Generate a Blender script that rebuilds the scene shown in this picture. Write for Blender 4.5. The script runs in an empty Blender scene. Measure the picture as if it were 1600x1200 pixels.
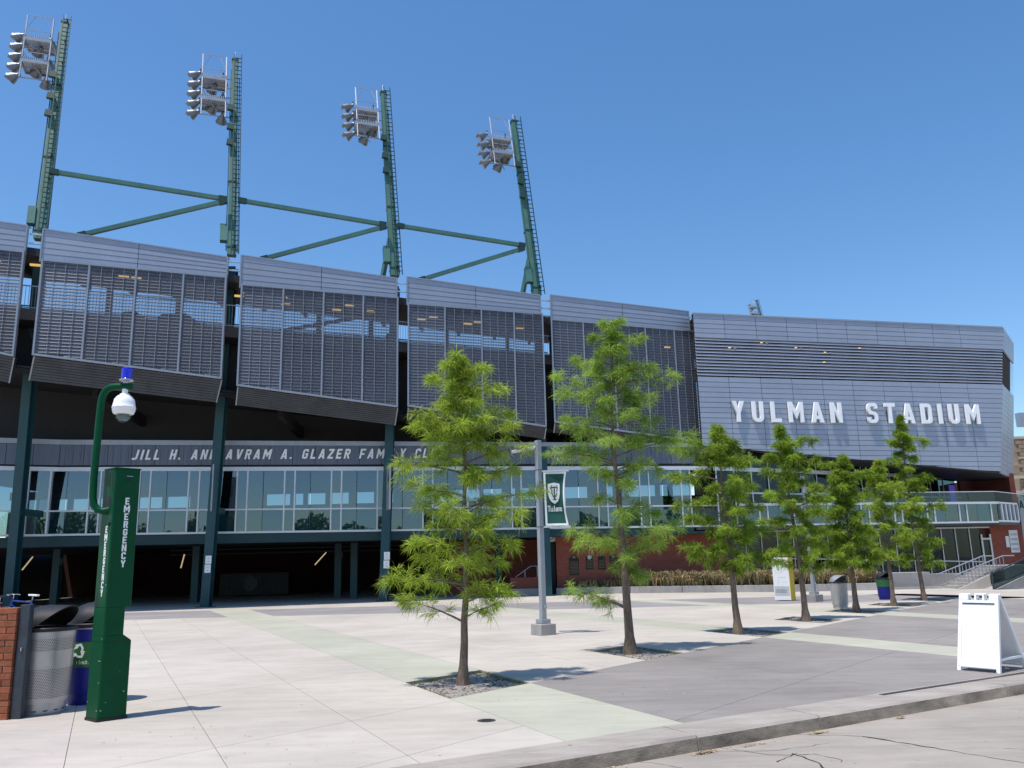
import bpy, bmesh, math, random
import numpy as np
from mathutils import Vector, Matrix
random.seed(7); RNG = np.random.default_rng(11)
SC = bpy.context.scene
COL = SC.collection
R = math.radians

# ------------------------------------------------------------------ camera
cd = bpy.data.cameras.new('camera'); cam = bpy.data.objects.new('camera', cd); COL.objects.link(cam)
cd.sensor_width = 36.0; cd.lens = 29.25; cd.clip_start = 0.05; cd.clip_end = 3000
_p, _r = 0.21067, 0.0243                      # pitch up, slight roll
_f = Vector((0, math.cos(_p), math.sin(_p))); _u0 = Vector((0, -math.sin(_p), math.cos(_p))); _r0 = Vector((1, 0, 0))
_rt = _r0*math.cos(_r) - _u0*math.sin(_r); _up = _u0*math.cos(_r) + _r0*math.sin(_r)
cam.matrix_world = Matrix(((_rt.x, _up.x, -_f.x, 0), (_rt.y, _up.y, -_f.y, 0), (_rt.z, _up.z, -_f.z, 1.65), (0, 0, 0, 1)))
SC.camera = cam
# ------------------------------------------------------------------ sky, sun, exposure
SUN = Vector((-0.235, -0.195, 0.952)).normalized()
w = bpy.data.worlds.new('World'); SC.world = w; w.use_nodes = True
wn = w.node_tree; bg = wn.nodes['Background']
sky = wn.nodes.new('ShaderNodeTexSky'); sky.sky_type = 'NISHITA'; sky.sun_disc = False
sky.sun_elevation = math.asin(SUN.z); sky.sun_rotation = math.atan2(SUN.x, SUN.y)
sky.altitude = 0; sky.air_density = 1.0; sky.dust_density = 0.5; sky.ozone_density = 2.6
hs = wn.nodes.new('ShaderNodeHueSaturation'); hs.inputs['Saturation'].default_value = 1.22; hs.inputs['Value'].default_value = 1.14   # the photo's deep clear blue, all over the sky
wn.links.new(sky.outputs[0], hs.inputs['Color']); wn.links.new(hs.outputs[0], bg.inputs[0]); bg.inputs[1].default_value = 0.15
sd = bpy.data.lights.new('sun', 'SUN'); sd.energy = 4.6; sd.angle = R(0.53); sd.color = (1, .95, .88)
so = bpy.data.objects.new('sun', sd); COL.objects.link(so); so.rotation_euler = SUN.to_track_quat('Z', 'Y').to_euler()
so.location = (-20, -10, 60)
SC.view_settings.view_transform = 'Standard'; SC.view_settings.look = 'None'
SC.view_settings.exposure = 0.09; SC.view_settings.gamma = 1.0; SC.view_settings.use_curve_mapping = False
SC.cycles.max_bounces = 6; SC.cycles.transparent_max_bounces = 16; SC.cycles.diffuse_bounces = 3; SC.cycles.glossy_bounces = 3
SC.cycles.use_denoising = True

# ------------------------------------------------------------------ materials
def pmat(name, col, rough=.6, metal=0., var=.12, scale=2.5, fine=None, bump=0., spec=.4, coord='pos', stretch=(1, 1, 1), alpha=None, coat=0., perobj=0.):
    m = bpy.data.materials.new(name); m.use_nodes = True; nt = m.node_tree; N = nt.nodes; L = nt.links
    b = N['Principled BSDF']
    b.inputs['Roughness'].default_value = rough; b.inputs['Metallic'].default_value = metal
    b.inputs['Specular IOR Level'].default_value = spec
    if coat: b.inputs['Coat Weight'].default_value = coat; b.inputs['Coat Roughness'].default_value = .15
    g = N.new('ShaderNodeNewGeometry'); tc = N.new('ShaderNodeTexCoord')
    mp = N.new('ShaderNodeMapping'); mp.inputs['Scale'].default_value = stretch
    L.new(g.outputs['Position'] if coord == 'pos' else tc.outputs['Object'], mp.inputs[0])
    n1 = N.new('ShaderNodeTexNoise'); n1.inputs['Scale'].default_value = scale; n1.inputs['Detail'].default_value = 6; n1.inputs['Roughness'].default_value = .65
    L.new(mp.outputs[0], n1.inputs['Vector'])
    r = N.new('ShaderNodeValToRGB'); r.color_ramp.elements[0].position = .3; r.color_ramp.elements[1].position = .7
    r.color_ramp.elements[0].color = (*[c*(1-var) for c in col], 1); r.color_ramp.elements[1].color = (*[min(1, c*(1+var)) for c in col], 1)
    L.new(n1.outputs['Fac'], r.inputs[0]); out = r.outputs[0]
    if fine:
        fs, fa = fine
        n2 = N.new('ShaderNodeTexNoise'); n2.inputs['Scale'].default_value = fs; n2.inputs['Detail'].default_value = 3
        L.new(mp.outputs[0], n2.inputs['Vector'])
        r2 = N.new('ShaderNodeValToRGB'); r2.color_ramp.elements[0].position = .35; r2.color_ramp.elements[1].position = .65
        r2.color_ramp.elements[0].color = (1-fa,)*3+(1,); r2.color_ramp.elements[1].color = (1, 1, 1, 1)
        mx = N.new('ShaderNodeMix'); mx.data_type = 'RGBA'; mx.blend_type = 'MULTIPLY'; mx.inputs[0].default_value = 1
        L.new(n2.outputs['Fac'], r2.inputs[0]); L.new(out, mx.inputs[6]); L.new(r2.outputs[0], mx.inputs[7]); out = mx.outputs[2]
        if bump:
            bp = N.new('ShaderNodeBump'); bp.inputs['Strength'].default_value = bump; bp.inputs['Distance'].default_value = .01
            L.new(n2.outputs['Fac'], bp.inputs['Height']); L.new(bp.outputs[0], b.inputs['Normal'])
    if perobj:
        oi = N.new('ShaderNodeObjectInfo'); r3 = N.new('ShaderNodeValToRGB'); r3.color_ramp.elements[0].color = (1-perobj,)*3+(1,); r3.color_ramp.elements[1].color = (1, 1, 1, 1)
        mx = N.new('ShaderNodeMix'); mx.data_type = 'RGBA'; mx.blend_type = 'MULTIPLY'; mx.inputs[0].default_value = 1
        L.new(oi.outputs['Random'], r3.inputs[0]); L.new(out, mx.inputs[6]); L.new(r3.outputs[0], mx.inputs[7]); out = mx.outputs[2]
    L.new(out, b.inputs['Base Color'])
    return m

def concrete(name, col, stain=.16):
    """broom-finished concrete: big soft stains, streaks, grain, dark specks"""
    m = bpy.data.materials.new(name); m.use_nodes = True; nt = m.node_tree; N = nt.nodes; L = nt.links
    b = N['Principled BSDF']; b.inputs['Roughness'].default_value = .85; b.inputs['Specular IOR Level'].default_value = .25
    g = N.new('ShaderNodeNewGeometry')
    oi = N.new('ShaderNodeObjectInfo')
    def noise(scale, det, stretch=(1, 1, 1), rot=0):
        mp = N.new('ShaderNodeMapping'); mp.inputs['Scale'].default_value = stretch; mp.inputs['Rotation'].default_value = (0, 0, rot)
        L.new(g.outputs['Position'], mp.inputs[0])
        n = N.new('ShaderNodeTexNoise'); n.inputs['Scale'].default_value = scale; n.inputs['Detail'].default_value = det; n.inputs['Roughness'].default_value = .6
        L.new(mp.outputs[0], n.inputs['Vector']); return n.outputs['Fac']
    def ramp(src, p0, p1, c0, c1):
        r = N.new('ShaderNodeValToRGB'); r.color_ramp.elements[0].position = p0; r.color_ramp.elements[1].position = p1
        r.color_ramp.elements[0].color = (*c0, 1); r.color_ramp.elements[1].color = (*c1, 1); L.new(src, r.inputs[0]); return r.outputs[0]
    def mul(a, c):
        mx = N.new('ShaderNodeMix'); mx.data_type = 'RGBA'; mx.blend_type = 'MULTIPLY'; mx.inputs[0].default_value = 1
        L.new(a, mx.inputs[6]); L.new(c, mx.inputs[7]); return mx.outputs[2]
    c = ramp(noise(.45, 5), .3, .7, [x*(1-stain) for x in col], [min(1, x*(1+stain*.35)) for x in col])
    c = mul(c, ramp(noise(.9, 4, (1, 5, 1), .5), .35, .6, (1-stain*.55, 1-stain*.6, 1-stain*.6), (1, 1, 1)))
    c = mul(c, ramp(noise(60, 2), .3, .7, (.9, .9, .9), (1, 1, 1)))
    c = mul(c, ramp(noise(9, 2), .22, .28, (.72, .7, .68), (1, 1, 1)))
    vo = N.new('ShaderNodeTexVoronoi'); vo.inputs['Scale'].default_value = 1.9; L.new(g.outputs['Position'], vo.inputs['Vector'])
    sp = mul(ramp(vo.outputs['Distance'], .03, .045, (.62, .6, .58), (1, 1, 1)), ramp(noise(.5, 2), .0, .01, (1, 1, 1), (1, 1, 1)))
    c = mul(c, sp)
    c = mul(c, ramp(noise(.16, 3), .38, .62, (1-stain*.5,)*3, (1, 1, 1)))
    c = mul(c, ramp(noise(2.6, 6, (1, 2.2, 1), 1.05), .34, .44, (.93, .925, .915), (1, 1, 1)))
    c = mul(c, ramp(oi.outputs['Random'], 0, 1, (.945, .94, .935), (1, 1, 1)))
    L.new(c, b.inputs['Base Color'])
    bp = N.new('ShaderNodeBump'); bp.inputs['Strength'].default_value = .25; bp.inputs['Distance'].default_value = .004
    L.new(noise(90, 2, (1, 4, 1), .5), bp.inputs['Height']); L.new(bp.outputs[0], b.inputs['Normal'])
    return m

def glass(name, tint, refl=.2, rough=.0):
    m = bpy.data.materials.new(name); m.use_nodes = True; nt = m.node_tree; N = nt.nodes; L = nt.links
    N.remove(N['Principled BSDF']); o = N['Material Output']
    t = N.new('ShaderNodeBsdfTransparent'); t.inputs[0].default_value = (*tint, 1)
    gl = N.new('ShaderNodeBsdfGlossy'); gl.inputs['Roughness'].default_value = rough; gl.inputs[0].default_value = (.74, .88, 1, 1)
    mx = N.new('ShaderNodeMixShader'); mx.inputs[0].default_value = refl
    L.new(t.outputs[0], mx.inputs[1]); L.new(gl.outputs[0], mx.inputs[2]); L.new(mx.outputs[0], o.inputs[0])
    return m

def meshcloth(name, col, open_=.6):
    m = bpy.data.materials.new(name); m.use_nodes = True; nt = m.node_tree; N = nt.nodes; L = nt.links
    b = N['Principled BSDF']; b.inputs['Base Color'].default_value = (*col, 1); b.inputs['Roughness'].default_value = .5; b.inputs['Metallic'].default_value = .3
    t = N.new('ShaderNodeBsdfTransparent'); mx = N.new('ShaderNodeMixShader'); mx.inputs[0].default_value = 1-open_
    g = N.new('ShaderNodeNewGeometry'); n = N.new('ShaderNodeTexNoise'); n.inputs['Scale'].default_value = .5; n.inputs['Detail'].default_value = 3
    L.new(g.outputs['Position'], n.inputs['Vector'])
    ma = N.new('ShaderNodeMapRange'); ma.inputs[1].default_value = .3; ma.inputs[2].default_value = .7; ma.inputs[3].default_value = 1-open_-.05; ma.inputs[4].default_value = 1-open_+.05
    L.new(n.outputs['Fac'], ma.inputs[0]); L.new(ma.outputs[0], mx.inputs[0])
    L.new(t.outputs[0], mx.inputs[1]); L.new(b.outputs[0], mx.inputs[2]); L.new(mx.outputs[0], N['Material Output'].inputs[0])
    return m

def leafmat(name, c1, c2, trans=.45):
    m = bpy.data.materials.new(name); m.use_nodes = True; nt = m.node_tree; N = nt.nodes; L = nt.links
    N.remove(N['Principled BSDF'])
    g = N.new('ShaderNodeNewGeometry'); n = N.new('ShaderNodeTexNoise'); n.inputs['Scale'].default_value = 2.2; n.inputs['Detail'].default_value = 4
    L.new(g.outputs['Position'], n.inputs['Vector'])
    ad = N.new('ShaderNodeMath'); ad.operation = 'MULTIPLY_ADD'; ad.inputs[1].default_value = .45; L.new(g.outputs['Random Per Island'], ad.inputs[0]); L.new(n.outputs['Fac'], ad.inputs[2])
    r = N.new('ShaderNodeValToRGB'); r.color_ramp.elements[0].position = .4; r.color_ramp.elements[1].position = 1.0
    r.color_ramp.elements[0].color = (*c1, 1); r.color_ramp.elements[1].color = (*c2, 1); L.new(ad.outputs[0], r.inputs[0])
    d = N.new('ShaderNodeBsdfDiffuse'); t = N.new('ShaderNodeBsdfTranslucent'); mx = N.new('ShaderNodeMixShader'); mx.inputs[0].default_value = trans
    L.new(r.outputs[0], d.inputs[0]); L.new(r.outputs[0], t.inputs[0]); L.new(d.outputs[0], mx.inputs[1]); L.new(t.outputs[0], mx.inputs[2])
    L.new(mx.outputs[0], N['Material Output'].inputs[0]); return m

def emit(name, col, s):
    m = bpy.data.materials.new(name); m.use_nodes = True; b = m.node_tree.nodes['Principled BSDF']
    b.inputs['Base Color'].default_value = (*col, 1); b.inputs['Emission Color'].default_value = (*col, 1); b.inputs['Emission Strength'].default_value = s; return m

def brickmat(name, c1, c2, mortar, sx=.21, sz=.075, ax='x'):
    m = bpy.data.materials.new(name); m.use_nodes = True; nt = m.node_tree; N = nt.nodes; L = nt.links
    b = N['Principled BSDF']; b.inputs['Roughness'].default_value = .85; b.inputs['Specular IOR Level'].default_value = .2
    g = N.new('ShaderNodeNewGeometry'); s = N.new('ShaderNodeSeparateXYZ'); c = N.new('ShaderNodeCombineXYZ')
    L.new(g.outputs['Position'], s.inputs[0]); L.new(s.outputs['X' if ax == 'x' else 'Y'], c.inputs[0]); L.new(s.outputs['Z'], c.inputs[1])
    br = N.new('ShaderNodeTexBrick'); L.new(c.outputs[0], br.inputs['Vector'])
    br.inputs['Scale'].default_value = 1; br.inputs['Brick Width'].default_value = sx; br.inputs['Row Height'].default_value = sz; br.inputs['Mortar Size'].default_value = .008
    br.inputs['Color1'].default_value = (*c1, 1); br.inputs['Color2'].default_value = (*c2, 1); br.inputs['Mortar'].default_value = (*mortar, 1)
    L.new(br.outputs['Color'], b.inputs['Base Color'])
    bp = N.new('ShaderNodeBump'); bp.inputs['Strength'].default_value = .5; bp.inputs['Distance'].default_value = .006; bp.invert = True
    L.new(br.outputs['Fac'], bp.inputs['Height']); L.new(bp.outputs[0], b.inputs['Normal']); return m

M = {}
M['light'] = concrete('light_concrete', (.56, .51, .445))
M['pink'] = concrete('warm_concrete', (.55, .49, .44))
M['grey'] = concrete('grey_concrete', (.322, .294, .276), .22)
M['green'] = concrete('green_concrete', (.485, .480, .385), .14)
M['band'] = concrete('band_concrete', (.33, .31, .31), .2)
M['curb'] = concrete('curb_concrete', (.48, .43, .38), .3)
M['curbface'] = pmat('curb_face_dirt', (.36, .295, .225), .9, var=.5, scale=2.2, fine=(30, .16), bump=.3, stretch=(1, 1, 2.5))
M['road'] = concrete('road_concrete', (.44, .395, .345), .22)
M['joint'] = pmat('joint_dirt', (.26, .235, .21), .95)
M['block'] = concrete('block_concrete', (.46, .44, .42), .25)
M['siding'] = pmat('siding_metal', (.335, .37, .45), .42, .25, var=.06, scale=.7, fine=(14, .07), spec=.5, perobj=.09)
M['siding2'] = pmat('sign_wall_metal', (.355, .39, .465), .40, .25, var=.05, scale=.7, fine=(14, .06), spec=.5, perobj=.08)
M['slat'] = meshcloth('perforated_louvre', (.27, .29, .345), .34)
M['slat2'] = meshcloth('perforated_louvre_dark', (.155, .168, .205), .45)
M['sslat'] = pmat('louvre_metal', (.36, .375, .42), .42, .3, var=.08, scale=1.0)
M['mesh'] = meshcloth('screen_mesh', (.19, .205, .25), .70)
M['frame'] = pmat('screen_frame_metal', (.33, .34, .37), .4, .5, var=.08)
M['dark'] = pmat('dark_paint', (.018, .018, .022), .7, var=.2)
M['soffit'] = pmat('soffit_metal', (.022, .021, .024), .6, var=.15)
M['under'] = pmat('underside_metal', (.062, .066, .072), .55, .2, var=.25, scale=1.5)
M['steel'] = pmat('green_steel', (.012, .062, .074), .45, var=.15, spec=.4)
M['beam'] = pmat('edge_beam_paint', (.008, .04, .045), .5, var=.1)
M['mast'] = pmat('mast_green', (.060, .165, .135), .5, var=.15, scale=1.5, spec=.5)
M['mastdark'] = pmat('mast_dark_green', (.012, .05, .042), .5)
M['fascia'] = pmat('fascia_metal', (.135, .155, .20), .45, .25, var=.1, scale=1.2, stretch=(6, 6, .3), fine=(20, .12))
M['alum'] = pmat('aluminium', (.62, .63, .65), .38, .3, var=.05)
M['letter'] = pmat('letter_metal', (.92, .93, .93), .5, .0, var=.03)
M['glass'] = glass('tinted_glass', (.42, .54, .62), .13)
M['glass_low'] = glass('low_tinted_glass', (.55, .68, .70), .10)
M['glass_clear'] = glass('railing_glass', (.72, .82, .80), .05)
M['glass_dark'] = glass('dark_glass', (.30, .40, .42), .042)
M['black'] = pmat('black_gap', (.012, .012, .014), .6)
M['spandrel'] = pmat('spandrel_panel', (.10, .155, .165), .7, var=.1)
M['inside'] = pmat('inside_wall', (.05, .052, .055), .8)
M['brick'] = brickmat('brick_wall_red', (.33, .088, .058), (.25, .066, .048), (.20, .11, .085))
M['bricky'] = brickmat('brick_wall_red_side', (.33, .088, .058), (.25, .066, .048), (.20, .11, .085), ax='y')
M['brickshade'] = brickmat('brick_wall_shaded', (.05, .02, .017), (.04, .016, .013), (.03, .02, .018))  # darkened copy of the red brick, undercroft shade put into its colour
M['redbrick'] = pmat('orange_red_brick', (.40, .125, .058), .85, var=.3, scale=14, fine=(70, .25), bump=.3, perobj=.35)
M['mortar'] = pmat('mortar', (.42, .30, .21), .9, fine=(60, .2))
M['stone'] = pmat('tan_stone', (.36, .27, .19), .85, var=.25, scale=4, fine=(25, .2), bump=.3)
M['stonelight'] = pmat('pale_stone', (.50, .43, .34), .85, var=.1)
M['tower'] = pmat('emergency_green_paint', (.0015, .066, .025), .42, var=.08, scale=3, spec=.12, fine=(9, .06))
M['white'] = pmat('white_paint', (.80, .80, .79), .4, var=.03)
M['whiteplastic'] = pmat('white_plastic', (.90, .89, .88), .35, var=.02)
M['ink'] = pmat('black_ink', (.02, .02, .022), .5)
M['print'] = pmat('white_print', (.78, .80, .77), .5, var=.03)
M['bluelens'] = None
M['bin'] = pmat('grey_bin_metal', (.42, .42, .43), .36, .5, var=.12, scale=4, coord='obj', stretch=(1, 1, .5))
M['rubber'] = pmat('black_plastic', (.020, .020, .023), .5, var=.15, spec=.3)
M['bluebin'] = pmat('blue_bin', (.006, .012, .22), .42, var=.1)
M['greenlabel'] = pmat('green_label', (.02, .12, .035), .45, var=.05)
M['slate'] = pmat('slate_steel', (.055, .068, .085), .5, .3, var=.2, scale=6, fine=(30, .2))
M['pole'] = pmat('grey_pole_paint', (.33, .345, .37), .45, .3, var=.06)
M['banner'] = pmat('banner_green', (.010, .075, .062), .7, var=.1)
M['yellow'] = pmat('yellow_panel', (.72, .50, .012), .5, var=.05)
M['lime'] = pmat('lime_print', (.28, .50, .10), .5)
M['palegrey'] = pmat('pale_grey_print', (.50, .51, .52), .5)
M['bronze'] = pmat('bronze_plaque', (.022, .017, .012), .45, .4, var=.3, scale=12)
M['bronzelight'] = pmat('bronze_relief', (.22, .17, .11), .4, .6)
M['bark'] = pmat('tree_bark', (.20, .145, .105), .9, var=.4, scale=18, stretch=(1, 1, .22), fine=(60, .35), bump=.6)
M['twig'] = pmat('twig_bark', (.17, .125, .09), .85, var=.3, scale=12)
M['leaf'] = leafmat('cypress_needles', (.15, .215, .022), (.54, .68, .11), .6)
M['leaf3'] = leafmat('cypress_needles_fresh', (.13, .21, .032), (.48, .65, .14), .6)
M['leaf2'] = leafmat('cypress_needles_green', (.075, .135, .016), (.45, .60, .09), .58)
M['grassblade'] = leafmat('dry_liriope', (.07, .085, .03), (.60, .46, .27), .35)
M['gravel'] = pmat('tree_pit_gravel', (.40, .36, .32), .95, var=.5, scale=24, fine=(80, .5), bump=.9)
M['weed'] = leafmat('pit_weeds', (.10, .12, .02), (.34, .36, .10), .4)
M['mulch'] = pmat('mulch', (.17, .125, .085), .95, var=.5, scale=20, fine=(70, .5), bump=.8)
M['litter'] = pmat('dry_leaf', (.42, .32, .20), .85, var=.4, scale=30)
M['yellowlamp'] = emit('amber_lamp', (1.0, .64, .20), .6)
M['whitelamp'] = emit('pale_lamp', (1, .78, .45), .4)
M['lampback'] = pmat('lamp_housing', (.20, .21, .22), .4, .55, var=.2, scale=4)
M['lampface'] = pmat('lamp_reflector', (.62, .62, .60), .3, .3, var=.1)
M['grate'] = meshcloth('walkway_grating', (.40, .41, .42), .30)
M['galv'] = pmat('galvanised_steel', (.42, .43, .45), .4, .5, var=.12)
M['bike'] = pmat('blue_bike_paint', (.015, .05, .30), .35, coat=.3)
M['bikered'] = pmat('red_bike_paint', (.30, .02, .03), .35, coat=.3)
M['roofgreen'] = pmat('green_roof_tile', (.12, .20, .17), .6)
M['iron'] = pmat('cast_iron', (.07, .065, .06), .6, .4, var=.3, scale=30)
M['purple'] = emit('violet_door_glow', (.12, .10, .55), .35)  # glow put into the colour of the balcony door
M['crack'] = pmat('crack_dirt', (.035, .03, .026), .95)
M['backleaf'] = leafmat('far_leaves', (.07, .11, .05), (.20, .27, .10), .35)
_m = pmat('blue_lens', (.01, .01, .62), .12, spec=.6, coat=.4, var=.2, scale=20)
M['bluelens'] = _m

# ------------------------------------------------------------------ object helpers
ORG = {}
def thing(name, label, cat, loc=(0, 0, 0), group=None, rotz=0):
    o = bpy.data.objects.new(name, None); COL.objects.link(o); o.location = loc; o.rotation_euler = (0, 0, rotz); o.empty_display_size = .2
    o['label'] = label; o['category'] = cat
    if group: o['group'] = group
    ORG[o.name] = Vector(loc) if rotz == 0 else Vector((0, 0, 0))
    return o

class MB:
    def __init__(s): s.v = []; s.f = []; s.mi = []; s.cur = 0
    def add(s, vs, fs):
        o = len(s.v); s.v += [tuple(x) for x in vs]; s.f += [tuple(i+o for i in f) for f in fs]; s.mi += [s.cur]*len(fs); return s
    def box(s, c, d, rz=0):
        cx, cy, cz = c; x, y, z = d[0]/2, d[1]/2, d[2]/2; ca, sa = math.cos(rz), math.sin(rz); vs = []
        for k in (-z, z):
            for i, j in ((-x, -y), (x, -y), (x, y), (-x, y)): vs.append((cx+i*ca-j*sa, cy+i*sa+j*ca, cz+k))
        return s.add(vs, [(3, 2, 1, 0), (4, 5, 6, 7), (0, 1, 5, 4), (1, 2, 6, 5), (2, 3, 7, 6), (3, 0, 4, 7)])
    def prism(s, poly, ext):
        """polygon of 3D points extruded by vector"""
        n = len(poly); P = [Vector(p) for p in poly]; e = Vector(ext)
        return s.add(P+[p+e for p in P], [tuple(range(n))[::-1], tuple(range(n, 2*n))]+[(i, (i+1) % n, (i+1) % n+n, i+n) for i in range(n)])
    def bar(s, a, b, wx, wy=None, up=(0, 0, 1)):
        """rectangular bar from a to b"""
        wy = wy or wx; a = Vector(a); b = Vector(b); d = (b-a).normalized(); u = Vector(up)
        if abs(d.dot(u)) > .98: u = Vector((0, 1, 0)) if abs(d.y) < .9 else Vector((1, 0, 0))
        x = d.cross(u).normalized(); y = x.cross(d).normalized(); x *= wx/2; y *= wy/2
        return s.prism([a-x-y, a+x-y, a+x+y, a-x+y], b-a)
    def tube(s, pts, r, n=8, cap=True):
        pts = [Vector(p) for p in pts]; rs = r if isinstance(r, (list, tuple)) else [r]*len(pts); o = len(s.v); vs = []; fs = []
        prev = None
        for i, p in enumerate(pts):
            d = (pts[min(i+1, len(pts)-1)]-pts[max(i-1, 0)]).normalized()
            if prev is None:
                u = Vector((0, 0, 1)) if abs(d.z) < .9 else Vector((1, 0, 0)); x = d.cross(u).normalized()
            else:
                x = (prev-d*prev.dot(d)).normalized()
            prev = x; y = d.cross(x)
            for k in range(n):
                a = 2*math.pi*k/n; vs.append(p+(x*math.cos(a)+y*math.sin(a))*rs[i])
        for i in range(len(pts)-1):
            for k in range(n): fs.append((i*n+k, i*n+(k+1) % n, (i+1)*n+(k+1) % n, (i+1)*n+k))
        if cap: fs.append(tuple(range(n))[::-1]); fs.append(tuple((len(pts)-1)*n+k for k in range(n)))
        return s.add(vs, fs)
    def lathe(s, prof, c=(0, 0, 0), n=32, axis=None):
        """profile of (radius, height) round an axis through c"""
        c = Vector(c); ax = Vector(axis or (0, 0, 1)).normalized(); u = Vector((1, 0, 0)) if abs(ax.x) < .9 else Vector((0, 1, 0))
        x = ax.cross(u).normalized(); y = ax.cross(x); vs = []; fs = []
        for r, h in prof:
            for k in range(n):
                a = 2*math.pi*k/n; vs.append(c+ax*h+(x*math.cos(a)+y*math.sin(a))*r)
        for i in range(len(prof)-1):
            for k in range(n): fs.append((i*n+(k+1) % n, i*n+k, (i+1)*n+k, (i+1)*n+(k+1) % n))
        return s.add(vs, fs)
    def build(s, name, mat, parent=None, smooth=False, bevel=0, kind=None, sharp=40):
        org = ORG[parent.name] if parent is not None else Vector((0, 0, 0))
        me = bpy.data.meshes.new(name); me.from_pydata([(x-org.x, y-org.y, z-org.z) for x, y, z in s.v], [], s.f)
        mats = mat if isinstance(mat, (list, tuple)) else [mat]
        for q in mats: me.materials.append(q)
        if len(mats) > 1: me.polygons.foreach_set('material_index', s.mi)
        me.validate()
        if s.fixn:
            bm = bmesh.new(); bm.from_mesh(me); bmesh.ops.recalc_face_normals(bm, faces=bm.faces); bm.to_mesh(me); bm.free()
        if smooth:
            me.polygons.foreach_set('use_smooth', [True]*len(me.polygons)); me.set_sharp_from_angle(angle=R(sharp))
        o = bpy.data.objects.new(name, me); COL.objects.link(o)
        if parent is not None: o.parent = parent; ORG[o.name] = org
        else: ORG[o.name] = Vector((0, 0, 0))
        if bevel:
            md = o.modifiers.new('bevel', 'BEVEL'); md.width = bevel; md.segments = 2; md.limit_method = 'ANGLE'; md.angle_limit = R(35)
        if kind: o['kind'] = kind
        return o
    fixn = True

def fastmesh(name, V, F, mat, parent=None, kind=None):
    """big triangle soups from arrays"""
    org = ORG[parent.name] if parent is not None else Vector((0, 0, 0))
    V = np.asarray(V, np.float32)-np.array(org, np.float32); F = np.asarray(F, np.int32); me = bpy.data.meshes.new(name)
    me.vertices.add(len(V)); me.vertices.foreach_set('co', V.ravel()); k = F.shape[1]
    me.loops.add(F.size); me.loops.foreach_set('vertex_index', F.ravel()); me.polygons.add(len(F))
    me.polygons.foreach_set('loop_start', np.arange(0, F.size, k, dtype=np.int32)); me.update(calc_edges=True)
    me.materials.append(mat); o = bpy.data.objects.new(name, me); COL.objects.link(o)
    if parent is not None: o.parent = parent; ORG[o.name] = org
    if kind: o['kind'] = kind
    return o

def tag(o, label=None, cat=None, group=None, kind=None):
    if label: o['label'] = label
    if cat: o['category'] = cat
    if group: o['group'] = group
    if kind: o['kind'] = kind
    return o

# ------------------------------------------------------------------ stroke lettering
def rnd(pts, idx, r, n=4):
    """round the corners idx of a polyline"""
    out = []
    for i, p in enumerate(pts):
        if i not in idx: out.append(p); continue
        a = Vector(pts[i-1]+(0,)); b = Vector(p+(0,)); c = Vector(pts[i+1]+(0,))
        ra = min(r, (a-b).length*.46, (c-b).length*.46); p0 = b+(a-b).normalized()*ra; p1 = b+(c-b).normalized()*ra
        for k in range(n+1):
            t = k/n; q = p0*(1-t)**2+b*2*t*(1-t)+p1*t*t; out.append((q.x, q.y))
    return out
def strip(pts, t):
    """quads following a polyline with mitred joints"""
    P = [Vector(p+(0,)) for p in pts]; L = []; Rr = []
    for i, p in enumerate(P):
        d0 = (P[i]-P[i-1]).normalized() if i else (P[1]-P[0]).normalized(); d1 = (P[i+1]-P[i]).normalized() if i < len(P)-1 else d0
        n0 = Vector((-d0.y, d0.x, 0)); n1 = Vector((-d1.y, d1.x, 0)); m = (n0+n1).normalized(); k = t/2/max(.35, m.dot(n0))
        L.append(p+m*k); Rr.append(p-m*k)
    return [[(v.x, v.y) for v in (L[i], L[i+1], Rr[i+1], Rr[i])] for i in range(len(P)-1)]
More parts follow.
